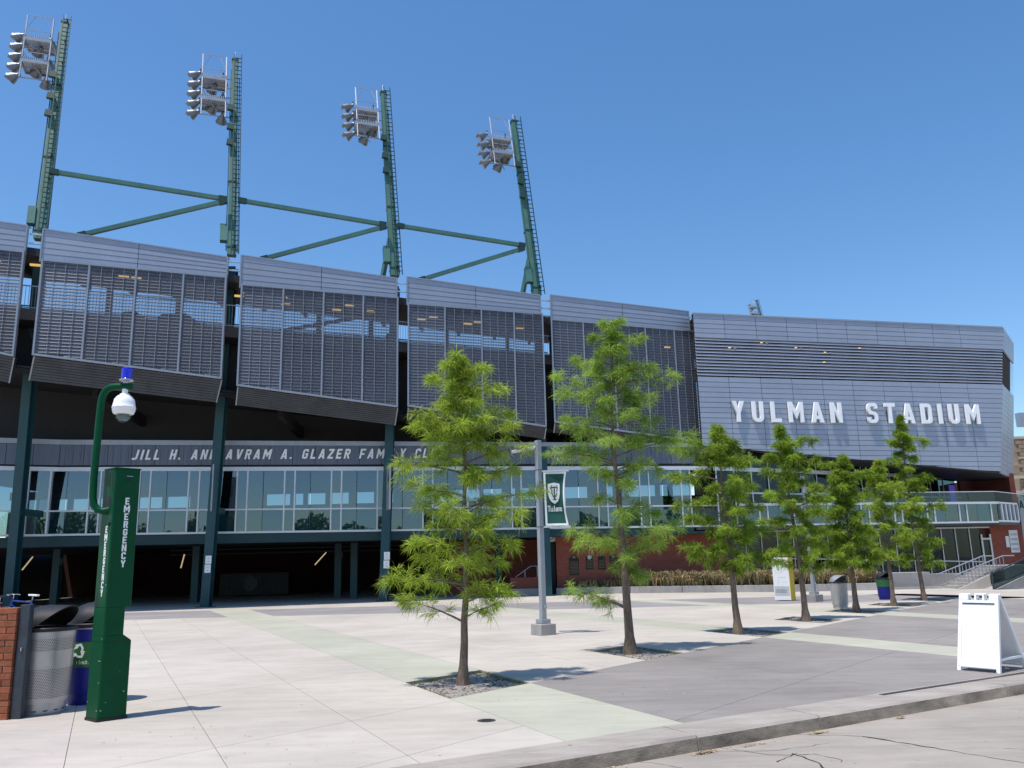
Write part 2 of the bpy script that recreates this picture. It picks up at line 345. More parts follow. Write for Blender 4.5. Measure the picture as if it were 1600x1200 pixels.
def glyph(ch, t=.18, W=.56):
    """list of convex polygons in a unit-high box, and the width"""
    a = t/2; R_ = W-a; q = []; rr = .17
    rect = lambda x0, y0, x1, y1: [(x0, y0), (x1, y0), (x1, y1), (x0, y1)]
    if ch == 'I': return [rect(0, 0, t, 1)], t
    if ch == '.': return [rect(0, 0, t, t)], t
    if ch == 'L': return strip([(a, 1), (a, a), (W-.06, a)], t), W-.06
    if ch == 'J': return strip(rnd([(R_-.06, 1), (R_-.06, a), (0, a)], [1], rr), t), W-.06
    if ch == 'U': return strip(rnd([(a, 1), (a, a), (R_, a), (R_, 1)], [1, 2], rr+.05), t), W
    if ch == 'H': return [rect(0, 0, t, 1), rect(W-t, 0, W, 1), rect(t, .5-a, W-t, .5+a)], W
    if ch == 'N': W += .02; return [rect(0, 0, t, 1), rect(W-t, 0, W, 1), [(t, 1), (t, .60), (W-t, 0), (W-t, .40)]], W
    if ch == 'M':
        W = .76; return [rect(0, 0, t, 1), rect(W-t, 0, W, 1), [(t, 1), (t, .58), (W/2, .16), (W/2, .58)], [(W-t, .58), (W-t, 1), (W/2, .58), (W/2, .16)]], W
    if ch in 'AV':
        W = .64; h = W/2; y = (h-.2)/.21; lo = min(.7, (h-.2)*1/(h-.1)); 
        P = [[(0, 0), (.2, 0), (h, .62), (h, 1), (h-.1, 1)], [(W-.2, 0), (W, 0), (h+.1, 1), (h, 1), (h, .62)]]
        if ch == 'A':
            x0 = .2+.12*(.17/.62); x1 = .2+.12*(.33/.62); P.append([(x0, .17), (W-x0, .17), (W-x1, .33), (x1, .33)]); return P, W
        return [[(x, 1-y) for x, y in p] for p in P], W
    if ch == 'Y':
        W = .62; h = W/2; return [[(0, 1), (.2, 1), (h, .66), (h, .40), (h-a, .40)], [(W, 1), (W-.2, 1), (h, .66), (h, .40), (h+a, .40)], rect(h-a, 0, h+a, .40)], W
    if ch == 'T': return [rect(0, 1-t, W, 1), rect(W/2-a, 0, W/2+a, 1-t)], W
    if ch == 'E': return [rect(0, 0, t, 1), rect(t, 0, W-.04, t), rect(t, .5-a, W-.1, .5+a), rect(t, 1-t, W-.04, 1)], W-.04
    if ch == 'F': return [rect(0, 0, t, 1), rect(t, .46-a, W-.1, .46+a), rect(t, 1-t, W-.04, 1)], W-.04
    if ch == 'Z': return [rect(0, 0, W, t), rect(0, 1-t, W, 1), [(0, t), (.23, t), (W, 1-t), (W-.23, 1-t)]], W
    if ch == 'D': return [rect(0, 0, t, 1)]+strip(rnd([(t, 1-a), (R_, 1-a), (R_, a), (t, a)], [1, 2], .24), t), W
    if ch in 'PRB':
        P = [rect(0, 0, t, 1)]+strip(rnd([(t, 1-a), (R_-.01, 1-a), (R_-.01, .5), (t, .5)], [1, 2], rr), t)
        if ch == 'R': P.append([(t+.06, .5-a), (t+.24, .5-a), (W+.02, 0), (W-.18, 0)])
        if ch == 'B': P += strip(rnd([(R_, .5-a), (R_, a), (t, a)], [1], rr), t)
        return P, W
    if ch == 'S': return strip(rnd([(R_, .72), (R_, 1-a), (a, 1-a), (a, .53), (R_, .47), (R_, a), (a, a), (a, .28)], [1, 2, 3, 4, 5, 6], rr), t), W
    if ch == 'C': return strip(rnd([(R_, .69), (R_, 1-a), (a, 1-a), (a, a), (R_, a), (R_, .31)], [1, 2, 3, 4], rr), t), W
    if ch == 'G': return strip(rnd([(R_, .70), (R_, 1-a), (a, 1-a), (a, a), (R_, a), (R_, .48), (W*.52, .48)], [1, 2, 3, 4], rr), t), W
    if ch == 'O': return strip(rnd([(W/2, a), (a, a), (a, 1-a), (W/2, 1-a)], [1, 2], rr), t)+strip(rnd([(W/2, 1-a), (R_, 1-a), (R_, a), (W/2, a)], [1, 2], rr), t), W
    # lower case (x-height .66)
    x = .66
    if ch == 'l': return [rect(.05, .0, .05+t, 1), rect(0, 0, .05, .06), rect(.05+t, 0, .1+t, .06), rect(0, .95, .05, 1)], t+.1
    if ch == 'u': return strip([(a, x), (a, a), (.38, a)], t)+[rect(.38, 0, .38+t, x), rect(.38+t, 0, .44+t, .06)], .44+t
    if ch == 'n': return [rect(0, 0, t, x), rect(t, x-t*.8, .34, x), rect(.34, 0, .34+t, x), rect(-.05, 0, 0, .06), rect(t, 0, t+.05, .06)], .36+t
    if ch == 'a': return strip([(.04, x-.06), (.30, x-.06)], .12)+[rect(.30, 0, .30+t, x)]+strip([(.30, .36), (a, .36), (a, .06), (.30, .06)], .12), .32+t
    if ch == 'e': return strip([(.40, .2), (.40, .07), (a, .07), (a, x-.06), (.36, x-.06), (.36, .36), (a+.08, .36)], .13), .44
    if ch == 'b': return [rect(0, 0, t, 1)]+strip([(t, x-.06), (.40, x-.06), (.40, .06), (t, .06)], .12), .46
    if ch == 'c': return strip([(.40, .5), (.40, x-.06), (a, x-.06), (a, .06), (.40, .06), (.40, .18)], .12), .46
    if ch == 'k': return [rect(0, 0, t, 1), [(t, .26), (t, .42), (.3, x), (.46, x)], [(t+.02, .30), (.46, 0), (.30, 0)]], .46
    if ch == 'r': return [rect(0, 0, t, x), rect(t, x-.13, .30, x)], .30
    if ch == 't': return [rect(.08, 0, .08+t, .9), rect(.08+t, 0, .34, .12), rect(.08+t, .54, .34, .66), rect(0, .54, .08, .66)], .34
    return [], .3
def letters(text, org, ux, n, height, depth, mat, parent, name='letter', gap=.16, space=.34, width=None, slant=0, sx=1, vertical=False, uz=(0, 0, 1), skip=(), t=.18, joined=None, emb=.003):
    """extrude each letter outwards (n) from its wall; width fits the line"""
    ux = Vector(ux).normalized(); n = Vector(n).normalized(); uz = Vector(uz); org = Vector(org)
    g = [(c, glyph(c, t)) if c != ' ' else (c, ([], space)) for c in text]
    tot = sum(x[1][1] for x in g)+gap*(len(g)-1)
    k = width/(tot*height) if width else sx
    x = 0; out = []; allmb = MB()
    for i, (c, (polys, wd)) in enumerate(g):
        mb = allmb if joined else MB(); mb.fixn = True
        for j, p in enumerate(polys):
            off = n*(-emb)
            if vertical: pts = [org+ux*((px-wd/2)*height*k)+uz*(py*height-i*height*vertical) for px, py in p]
            else: pts = [org+ux*((x+px)*height*k+slant*py*height)+uz*(py*height) for px, py in p]
            mb.prism([q+off for q in pts], n*(depth+emb))
        x += wd+gap
        if polys and not joined: out.append(mb.build(name, mat, parent))
    if joined: out.append(allmb.build(joined, mat, parent))
    return out
# ================================================================== GROUND
def clip(poly, n, d, keep_below=True):
    """keep the part of a 2D polygon with p.n <= d (or >= d)"""
    s = 1 if keep_below else -1; out = []
    for i in range(len(poly)):
        a = poly[i]; b = poly[(i+1) % len(poly)]; da = s*(a[0]*n[0]+a[1]*n[1]-d); db = s*(b[0]*n[0]+b[1]*n[1]-d)
        if da <= 0: out.append(a)
        if da*db < 0: t = da/(da-db); out.append((a[0]+(b[0]-a[0])*t, a[1]+(b[1]-a[1])*t))
    return out
nS = (.9, .436); nT = (.763, -.646); nC = (.504, -.864); nY = (0., 1.)
BIG = [(-60, -40), (80, -40), (80, 62), (-60, 62)]
def area(p): return abs(sum(p[i][0]*p[(i+1) % len(p)][1]-p[(i+1) % len(p)][0]*p[i][1] for i in range(len(p))))/2 if len(p) > 2 else 0
def region(*cons, base=None):
    p = base or BIG
    for n, lo, hi in cons:
        if lo is not None: p = clip(p, n, lo, False)
        if len(p) > 2 and hi is not None: p = clip(p, n, hi, True)
        if len(p) < 3: return []
    return p
CURB_BACK, CURB_FRONT = -6.97, -6.455

# the ground far beyond everything, then the plaza bed under the slabs, then the road
g = MB().box((0, 150, -.26), (1600, 1500, .02)); tag(g.build('ground', M['joint']), kind='structure')
bed = region((nC, None, CURB_BACK-.012))

# tree pits: (S lo, S hi, T lo, T hi)
TREES = [(-.805, 12.478), (2.043, 15.89), (4.892, 19.288), (7.528, 22.547), (9.925, 25.285), (12.197, 27.908), (14.387, 30.442)]
PITS = [(4.0, 5.45, -9.35, -7.75), (8.22, 9.4, -9.4, -7.75), (12.43, 13.66, -9.4, -7.75)]
for x, y in TREES[3:]:
    s = x*nS[0]+y*nS[1]; t = x*nT[0]+y*nT[1]; PITS.append((s-.62, s+.62, t-.75, t+.85))
def pitpoly(p): return region((nS, p[0], p[1]), (nT, p[2], p[3]))
def minus_pits(poly):
    pieces = [poly]
    for p in PITS:
        new = []
        for q in pieces:
            inner = region((nS, p[0], p[1]), (nT, p[2], p[3]), base=q)
            if area(inner) < 1e-4: new.append(q); continue
            rest = q
            for n, lo, hi in ((nS, p[0], p[1]), (nT, p[2], p[3])):
                a = clip(rest, n, lo, True); rest = clip(rest, n, lo, False)
                if area(a) > 1e-4: new.append(a)
                b = clip(rest, n, hi, False); rest = clip(rest, n, hi, True)
                if area(b) > 1e-4: new.append(b)
        pieces = new
    return pieces
g = MB()
for q in minus_pits(bed): g.prism([(x, y, -.075) for x, y in q], (0, 0, .063))
plaza = tag(g.build('plaza', M['joint']), kind='structure')
def shrink(cons, e): return [(n, None if lo is None else lo+e, None if hi is None else hi-e) for n, lo, hi in cons]
JOINT = .0032
def slab(mat, *cons, name='concrete_slab', parent=None):
    p = region(*shrink(cons, JOINT))
    if area(p) < .02: return
    mb = MB()
    for q in minus_pits(p): mb.prism([(x, y, -.012) for x, y in q], (0, 0, .012))
    mb.build(name, M[mat], parent or plaza)
def cuts(a, b, n): return [a+(b-a)*i/n for i in range(n+1)]
YB = 30.0; YF = 35.2
front = (nC, None, CURB_BACK)
# light field on the left: S joints every 1.455 m, cross joints every 3.4 m
SL = [-14.9, -11.0, -7.5, -4.76, -3.3, -1.85, -.2, 1.06, 2.53, 4.0]
TL = [-44, -36, -30, -25, -21, -17.6, -14.2, -10.9, -7.62, -5.85, -2]
for i in range(len(SL)-1):
    for j in range(len(TL)-1):
        m = 'pink' if (SL[i+1] <= -.1 and TL[j] > -13) else 'light'
        slab(m, (nS, SL[i], SL[i+1]), (nT, TL[j], TL[j+1]), front, (nY, None, YB))
slab('light', (nS, -60, -14.9), front, (nY, None, YB))
# green stripes
for a, b, ts in ((4.0, 5.45, [-44, -30, -21, -14, -7.75, 10]), (12.43, 13.66, [-44, -30, -21, -14, -7.75, 20]), (19.2, 20.4, [-44, -20, -7.75, 30]), (28.3, 29.6, [-44, -7.75, 40])):
    for j in range(len(ts)-1): slab('green', (nS, a, b), (nT, ts[j], ts[j+1]), front, (nY, None, YF))
# fields between the stripes: light towards the stadium, grey towards the street
for a, b, ns in ((5.45, 12.43, 4), (13.66, 19.2, 3), (20.4, 28.3, 3), (29.6, 44, 3)):
    xs = cuts(a, b, ns); ts = [-44, -34, -27, -22.4, -18.7, -15.0, -11.3, -7.75]
    for i in range(ns):
        for j in range(len(ts)-1): slab('light', (nS, xs[i], xs[i+1]), (nT, ts[j], ts[j+1]), front, (nY, None, YB))
    xs = cuts(a, b, 2); ts = [-7.75, -4.7, -1.5, 3, 9, 20, 60]
    for i in range(2):
        for j in range(len(ts)-1): slab('grey', (nS, xs[i], xs[i+1]), (nT, ts[j], ts[j+1]), front, (nY, None, YB))
# grey paver band and the pale apron before the stadium
nX = (1., 0.)
for a, b, m in ((-60, 4.0, 'band'), (5.45, 12.43, 'band'), (13.66, 19.2, 'band'), (20.4, 28.3, 'band')):
    for x0, x1 in zip(*(lambda c: (c[:-1], c[1:]))([-50, -20, -16, -12, -8, -4, 0, 4, 8, 12, 16, 30])):
        slab(m, (nS, a, b), (nX, x0, x1), (nY, YB, YF), front)
for x0, x1 in zip(*(lambda c: (c[:-1], c[1:]))([-60, -24, -20, -16, -12, -8, -4, 0, 4, 8, 12, 16, 20])):
    slab('light', (nX, x0, x1), (nY, YF, 41.2)); slab('light', (nX, x0, x1), (nY, 41.2, 61))
slab('light', (nX, 20, 80), (nY, YF, 61)); slab('light', (nS, 28.3, 90), (nY, YB, YF), front); slab('light', (nS, 44, 90), (nY, None, YB), front)
# tree pits filled with gravel, a little below the paving
for i, p in enumerate(PITS):
    q = pitpoly(p); mb = MB().prism([(x, y, -.074) for x, y in q], (0, 0, .03))
    o = mb.build('tree_pit', M['gravel'], plaza)
def scatter(poly, n, z, size, mat, name, parent=None, flat=.6):
    xs = [p[0] for p in poly]; ys = [p[1] for p in poly]; V = []; F = []
    while len(F) < n*4:
        x = random.uniform(min(xs), max(xs)); y = random.uniform(min(ys), max(ys))
        if not all(((poly[(i+1) % len(poly)][0]-poly[i][0])*(y-poly[i][1])-(poly[(i+1) % len(poly)][1]-poly[i][1])*(x-poly[i][0]))*SGN > 0 for i in range(len(poly))): continue
        s = random.uniform(.5, 1.3)*size; a = random.random()*6.28; o = len(V)
        for k in range(3): V.append((x+s*math.cos(a+k*2.09), y+s*math.sin(a+k*2.09), z))
        V.append((x+s*.3*random.uniform(-1, 1), y+s*.3*random.uniform(-1, 1), z+s*flat))
        F += [(o, o+1, o+3), (o+1, o+2, o+3), (o+2, o, o+3), (o, o+2, o+1)]
    return fastmesh(name, V, F, mat, parent, 'stuff')
for i, p in enumerate(PITS):
    q = pitpoly(p); SGN = 1 if sum(q[k][0]*q[(k+1) % 4][1]-q[(k+1) % 4][0]*q[k][1] for k in range(4)) > 0 else -1
    scatter(q, 700 if i < 2 else 250, -.044, .014 if i < 2 else .02, M['gravel'], 'gravel_chips')
    scatter(q, 260 if i < 2 else 90, -.044, .028, M['mulch'], 'mulch_chips', flat=.35)

    V = []; nv = 0
    for k in range(4):
        a, b = Vector(q[k]), Vector(q[(k+1) % 4]); cen_ = (Vector(q[0])+Vector(q[2]))/2
        for m_ in range(int((b-a).length*(34 if i < 2 else 14))):
            p = a.lerp(b, random.random()); p = p.lerp(cen_, abs(random.gauss(0, .07))+.015)
            for l_ in range(4): an = random.random()*6.28; h_ = random.uniform(.02, .07); V += [(p.x, p.y, -.045), (p.x+.006, p.y+.003, -.045), (p.x+math.cos(an)*h_*.7, p.y+math.sin(an)*h_*.7, -.045+h_)]
    fastmesh('pit_weeds', V, np.arange(len(V)).reshape(-1, 3), M['weed'], None, 'stuff')

# kerb: separate cast lengths with open joints, then the road
cdir = Vector((.864, .504, 0)); cn = Vector((.504, -.864, 0))
def cpt(u, c, z): return cdir*u+cn*(-(-c))+Vector((0, 0, z)) if False else Vector((cdir.x*u+cn.x*c, cdir.y*u+cn.y*c, z))
us = [-30, -24, -18, -13, -8.5, -4.2, -.9, 2.2, 5.72, 7.42, 10.85, 14.2, 17.6, 21, 25, 30, 36, 44, 60]
kerb = None
for u0, u1 in zip(us[:-1], us[1:]):
    mb = MB(); u0 += .006; u1 -= .006; n = max(2, int((u1-u0)/.45)); prof = [(CURB_BACK, -.2), (CURB_BACK, 0.0), (CURB_BACK+.16, -.004), (CURB_BACK+.17, -.012), (CURB_BACK+.18, -.004), (CURB_FRONT-.035, -.008), (CURB_FRONT-.006, -.03), (CURB_FRONT+.008, -.2)]
    vs = []; fs = []
    for i in range(n+1):
        u = u0+(u1-u0)*i/n
        for k, (c, z) in enumerate(prof):
            j = random.uniform(-.006, .006) if k >= 5 else 0; vs.append(cpt(u, c+j, z+(random.uniform(-.004, .003) if k == 5 else 0)))
    m = len(prof)
    for i in range(n):
        for k in range(m-1): fs.append((i*m+k, i*m+k+1, (i+1)*m+k+1, (i+1)*m+k))
    fs.append(tuple(range(m))); fs.append(tuple(n*m+k for k in range(m)))
    mb.add(vs, fs)
    mb.mi = [1 if (i < n*(m-1) and i % (m-1) >= m-2) else 0 for i in range(len(fs))]
    if kerb is None: kerb = tag(mb.build('kerb', [M['curb'], M['curbface']]), kind='structure')
    else: mb.build('kerb_stone', [M['curb'], M['curbface']], kerb)
rp = region((nC, CURB_FRONT-.02, None)); mb = MB().prism([(x, y, -.24) for x, y in rp], (0, 0, .09)); road = tag(mb.build('road', M['road']), kind='structure')
# cracks in the road: thin crooked grooves of dirt
def crack(pts, w0, w1, name='road_crack'):
    pts = [(x*1.09, y*1.09) for x, y in pts]
    mb = MB(); L_ = []; out = []
    P = []
    for a, b in zip(pts[:-1], pts[1:]):
        n = max(2, int((Vector(b)-Vector(a)).length/.07))
        for i in range(n): P.append(Vector(a).lerp(Vector(b), i/n))
    P.append(Vector(pts[-1])); vs = []
    for i, p in enumerate(P):
        d = (P[min(i+1, len(P)-1)]-P[max(i-1, 0)]).normalized(); nn = Vector((-d.y, d.x)); ww = (w0+(w1-w0)*i/len(P))*random.uniform(.4, 1.5); j = nn*random.uniform(-.018, .018)
        vs += [(p.x+j.x+nn.x*ww/2, p.y+j.y+nn.y*ww/2, -.1478), (p.x+j.x-nn.x*ww/2, p.y+j.y-nn.y*ww/2, -.1478)]
    mb.fixn = False; mb.add(vs, [(2*i, 2*i+1, 2*i+3, 2*i+2) for i in range(len(P)-1)]); mb.build(name, M['crack'], road)
crack([(2.35, 8.45), (3.15, 8.2)], .004, .01); crack([(3.15, 8.2), (3.55, 7.67)], .035, .02); crack([(3.55, 7.67), (4.1, 6.9), (4.8, 6.2)], .012, .006)
crack([(1.7, 7.95), (2.1, 7.55), (2.47, 7.56)], .004, .01); crack([(2.3, 7.6), (2.42, 7.25), (2.36, 6.9), (2.6, 6.4)], .02, .012); crack([(2.47, 7.56), (2.62, 7.38), (2.60, 7.25)], .008, .003); crack([(2.1, 7.3), (2.35, 7.6)], .014, .006)
crack([(1.6, 7.75), (2.2, 7.72), (2.75, 7.95)], .004, .006); crack([(4.1, 7.6), (5.2, 7.1), (6.2, 6.9)], .007, .004); crack([(.9, 7.5), (1.3, 7.2), (1.25, 6.9)], .008, .004)
shade_strip = MB()
for u0, u1 in ((9.0, 10.84), (10.86, 14.19), (14.21, 17.59), (17.61, 21)): shade_strip = MB(); shade_strip.prism([cpt(u0, CURB_BACK+.05, -.003), cpt(u1, CURB_BACK+.05, -.003), cpt(u1, CURB_BACK+.12, -.003), cpt(u0, CURB_BACK+.12, -.003)], (0, 0, .006)); shade_strip.build('kerb_step_shade', M['iron'], kerb)  # dark strips laid on the kerb for the shadow at its stepped back
crack([(5.9, 10.0), (6.6, 9.2), (7.4, 8.6)], .006, .003)
def litter(c, rx, ry, n, z=-.147):
    V = []; F = []
    for i in range(n):
        r = abs(random.gauss(0, .5)); a = random.random()*6.28; x = c[0]+r*rx*math.cos(a)*cdir.x-r*ry*math.sin(a)*cdir.y; y = c[1]+r*rx*math.cos(a)*cdir.y+r*ry*math.sin(a)*cdir.x
        b = random.random()*6.28; l = random.uniform(.015, .05); ww = random.uniform(.004, .012); o = len(V); zz = z+random.random()*.012
        V += [(x, y, zz), (x+ww*math.cos(b+1.57), y+ww*math.sin(b+1.57), zz+.006), (x+l*math.cos(b), y+l*math.sin(b), zz+random.uniform(0, .015))]; F.append((o, o+1, o+2))
    fastmesh('leaf_litter', V, F, M['litter'], None, 'stuff')
litter((1.74, 8.38), .17, .035, 300); litter((3.06, 9.14), .14, .03, 170); litter((4.22, 9.82), .1, .03, 80); litter((2.2, 8.62), .5, .02, 60); litter((.8, 7.85), .12, .03, 50)
for c in ((-.8, 11.0), (-1.2, 11.9), (2.2, 14.9), (1.5, 10.9), (-3.1, 9.2), (3.0, 12.0), (-2.3, 8.2), (-3.6, 9.0)): litter(c, 1.2, .8, 9, .002)
# drain cover
mb = MB().lathe([(0, 0), (.085, 0), (.085, -.006), (.1, -.006), (.1, .001), (.0, .001)], (-.36, 9.44, .0015), 24)
for k in range(5): mb.box((-.36, 9.44-.05+.025*k, .0045), (.11, .009, .004))
d = mb.build('drain_cover', M['iron']); tag(d, 'small round iron drain cover set in the pale concrete paving', 'drain cover')

# ================================================================== STADIUM
LBL = 'large grey metal clad stadium with green raked columns, louvred screens and a glazed club level'
ST = thing('stadium', LBL, 'stadium', (0, 42, 0))
def U(x, d=0): return 40+.33*x+d          # line of the screens
def K(x, d=0): return 41.6+.15*x+d        # line of the club front
def Y(x, d=0): return 40.6+.2*x+d         # line of the sign wall
nU = Vector((.33, -1, 0)).normalized(); nK = Vector((.15, -1, 0)).normalized(); nYw = Vector((.2, -1, 0)).normalized()
def lin(a, b, t): return a+(b-a)*t
def wallplate(mb, F, x0, x1, zb0, zb1, zt0, zt1, d0, th):
    """upright plate on a wall line F between x0 and x1, front face at depth offset d0, th thick"""
    a = [(x0, F(x0, d0), zb0), (x1, F(x1, d0), zb1), (x1, F(x1, d0), zt1), (x0, F(x0, d0), zt0)]
    return mb.prism(a, (0, th, 0))

# raked columns from the paving to the feet of the masts
CB = [(-21.9, 36.8), (-14.0, 38.4), (-6.25, 39.95), (1.5, 41.5)]
MF = [(-20.84, 34.72, 16.14), (-13.15, 37.26, 16.16), (-5.75, 39.70, 15.81), (1.43, 42.07, 15.39)]
for (x, y), m in zip(CB, MF):
    mb = MB(); a = Vector((x, y, -.01)); b = Vector((m[0], m[1]+.05, m[2]-.5))
    mb.bar(a, b, .40, .05, (0, 1, 0)); 
    o = Vector((0, .2, 0)); mb.bar(a+o, b+o, .05, .34, (0, 1, 0)); mb.bar(a+o*2, b+o*2, .40, .05, (0, 1, 0))
    mb.box((x, y+.2, .012), (.7, .7, .03)); mb.build('column', M['steel'], ST)
    # short strut to the club front
    t = (4.35-0)/b.z; p = a.lerp(b, t); mb = MB().box((p.x-.05, (p.y+K(p.x))/2+.3, 4.3), (.3, abs(K(p.x)-p.y)+.2, .28)); mb.build('column_strut', M['steel'], ST)

# screens: xL, xR, top z L/R, bottom z L/R, divider x, siding xL xR, siding z TL TR BL BR, joint x
BAYS = [(-27.2, -20.53, 15.25, 15.04, 11.8, 10.43, (-25.4, -23.6, -22), -27.2, -20.68, 16.75, 16.28, 15.2, 15.08, -24),
        (-19.9, -12.8, 14.74, 14.61, 10.52, 9.85, (-18.14, -16.37, -14.53), -20.05, -12.91, 16.20, 15.62, 14.80, 14.70, -16.45),
        (-12.2, -5.36, 14.32, 14.25, 9.56, 8.85, (-10.43, -8.70, -6.95), -12.30, -5.50, 15.78, 15.27, 14.30, 14.31, -8.88),
        (-4.93, 1.66, 13.99, 13.95, 8.90, 8.11, (-3.19, -1.43, .18), -4.97, 1.54, 15.39, 14.98, 14.05, 14.01, -1.71),
        (2.05, 10.45, 13.70, 13.60, 8.35, 7.46, (3.73, 5.31, 7.09, 8.71), 2.10, 9.68, 15.05, 14.74, 13.75, 13.65, 5.93)]
UD = 3.0
for bi, (xl, xr, tl, tr, bl, br, dv, sl, sr, stl, str_, sbl, sbr, jx) in enumerate(BAYS):
    zt = lambda x: lin(tl, tr, (x-xl)/(xr-xl)); zb = lambda x: lin(bl, br, (x-xl)/(xr-xl))
    fr = MB(); e = .07
    wallplate(fr, U, xl, xl+e, bl, bl, tl, tl, -.02, .14); wallplate(fr, U, xr-e, xr, br, br, tr, tr, -.02, .14)
    wallplate(fr, U, xl+e, xr-e, tl-.07, tr-.07, tl, tr, -.01, .1); wallplate(fr, U, xl+e, xr-e, bl, br, bl+.09, br+.09, -.012, .12)
    bay = fr.build('screen_bay', M['frame'], ST)
    for x in dv: wallplate(MB(), U, x-.035, x+.035, zb(x)+.09, zb(x)+.09, zt(x)-.07, zt(x)-.07, -.005, .09).build('divider', M['frame'], bay)
    # louvre slats: bent strips, first pane of each bay paler than the rest
    ed = [xl+e]+list(dv)+[xr-e]
    for pi in range(len(ed)-1):
        x0, x1 = ed[pi]+.035*(pi > 0), ed[pi+1]-.035*(pi < len(ed)-2); mb = MB(); z = min(zb(x0), zb(x1))+.16; h = .098 if pi == 0 else .09
        while z < zt(x0)-.1:
            xs, xe = x0, x1
            if z < zb(x0)+.1:
                t = (zb(x0)+.1-z)/max(1e-6, (zb(x0)-zb(x1))); xs = lin(x0, x1, min(1, max(0, t)))
            if xe-xs > .1:
                mb.prism([(xs, U(xs, .03), z), (xs, U(xs, .085), z+h), (xs, U(xs, .092), z+h), (xs, U(xs, .037), z-.004)], (xe-xs, .33*(xe-xs), 0))
            z += .146
        mb.build('louvre_slats', M['slat' if pi == 0 else 'slat2'], bay, kind='stuff')
        mb = MB(); nx = max(2, int(round((x1-x0)/.44)))
        for i in range(1, nx):
            x = lin(x0, x1, i/nx); mb.bar((x, U(x, .012), zb(x)+.05), (x, U(x, .012), zt(x)-.05), .015)
        mb.build('screen_wires', M['frame'], bay, kind='stuff')
        mb = MB(); mb.fixn = False; mb.add([(x0, U(x0, .025), zb(x0)+.09), (x1, U(x1, .025), zb(x1)+.09), (x1, U(x1, .025), zt(x1)-.07), (x0, U(x0, .025), zt(x0)-.07)], [(0, 1, 2, 3)]); mb.build('mesh_screen', M['mesh'], bay)
    # lower band of boards, raked back under the screen
    hb, sx = ((1.0, .30), (.95, .30), (.75, .17), (.5, .1), (.4, .05))[bi]
    for k in range(9):
        t0, t1 = k/9+.012, (k+1)/9-.006; pl_ = lambda t, x, z: (x-sx*t, U(x-sx*t, .10+.42*t), z-.02-hb*t)
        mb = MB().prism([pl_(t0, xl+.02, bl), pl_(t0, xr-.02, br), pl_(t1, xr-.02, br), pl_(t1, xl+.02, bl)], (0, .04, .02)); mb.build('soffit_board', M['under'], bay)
    mb = MB().prism([(xl-.9*sx, U(xl-.9*sx, .56), bl-hb+.02), (xr-sx, U(xr-sx, .56), br-hb+.02), (xr, U(xr, .2), br), (xl, U(xl, .2), bl)], (0, .06, 0)); mb.build('band_backing', M['dark'], bay)
    for xe, ze in ((xl+.03, bl), (xr-.03, br)): p = Vector(pl_(0, xe, ze)); q = Vector(pl_(1, xe, ze)); mb = MB().bar(p, q, .05); mb.build('band_edge', M['frame'], bay)
    # solid siding above: five courses, two lengths
    for c in range(5):
        for x0, x1 in ((sl, jx-.012), (jx+.012, sr)):
            f = lambda x, k: lin(lin(sbl, sbr, (x-sl)/(sr-sl)), lin(stl, str_, (x-sl)/(sr-sl)), k)
            k0, k1 = c/5, (c+1)/5; zb0, zb1, zt0, zt1 = f(x0, k0), f(x1, k0), f(x0, k1)-.013, f(x1, k1)-.013
            mb = MB().prism([(x0, U(x0, .30), zb0), (x0, U(x0, .265), zb0+.03), (x0, U(x0, .285), zt0), (x0, U(x0, .34), zt0)][::1], (0, 0, 0)) if False else MB()
            a = [(x0, U(x0, .276), zb0), (x1, U(x1, .276), zb1), (x1, U(x1, .285), zt1), (x0, U(x0, .285), zt0)]; b = [(x, y+.06, z) for x, y, z in a]
            mb.add(a+b, [(0, 1, 2, 3), (7, 6, 5, 4), (0, 4, 5, 1), (1, 5, 6, 2), (2, 6, 7, 3), (3, 7, 4, 0)]); mb.build('siding_panel', M['siding'], bay)
    mb = MB(); wallplate(mb, U, sl+.03, sr-.03, sbl+.02, sbr+.02, stl-.03, str_-.03, .35, .08); mb.build('siding_backing', M['dark'], bay)
    mb = MB(); wallplate(mb, U, sl-.03, sr+.03, stl-.02, str_-.02, stl+.03, str_+.03, .25, .3); mb.build('coping', M['siding'], bay)
    # posts at the ends of the siding
    for x, zz0, zz1 in ((sl-.02, sbl, stl), (sr+.02, sbr, str_)):
        mb = MB(); wallplate(mb, U, x-.03, x+.03, zz0-.1, zz0-.1, zz1, zz1, .24, .12); mb.build('end_post', M['frame'], bay)
# open frames bridging the gaps between bays
for x0, x1, z0 in ((-20.66, -20.08, 16.0), (-12.88, -12.33, 15.5), (-5.47, -5.0, 15.1), (1.57, 2.07, 14.8), (9.72, 10.0, 14.5)):
    for k in range(3): mb = MB().bar((x0, U(x0, .5), z0-.42*k), (x1, U(x1, .5), z0-.42*k), .07); mb.build('gap_rail', M['alum' if k < 2 else 'frame'], ST)
# concourse deck, its railing, roof and the dark bodies beneath
zf = lambda x: 11.99-.0334*x
x0, x1 = -27.5, 10.2
mb = MB().prism([(x0, U(x0, .55), zf(x0)-.5), (x1, U(x1, .55), zf(x1)-.5), (x1, U(x1, 4.3), zf(x1)-.5), (x0, U(x0, 4.3), zf(x0)-.5)], (0, 0, .5)); deck = mb.build('concourse_deck', M['dark'], ST)
mb = MB(); mb.bar((x0, U(x0, .8), zf(x0)+1.07), (2, U(2, .8), zf(2)+1.07), .045); mb.bar((x0, U(x0, .8), zf(x0)+.1), (2, U(2, .8), zf(2)+.1), .04); mb.build('guard_rail', M['frame'], deck)
mb = MB(); x = x0
while x < 2: mb.bar((x, U(x, .8), zf(x)+.1), (x, U(x, .8), zf(x)+1.07), .016); x += .125
mb.build('guard_rail_bars', M['frame'], deck, kind='stuff')
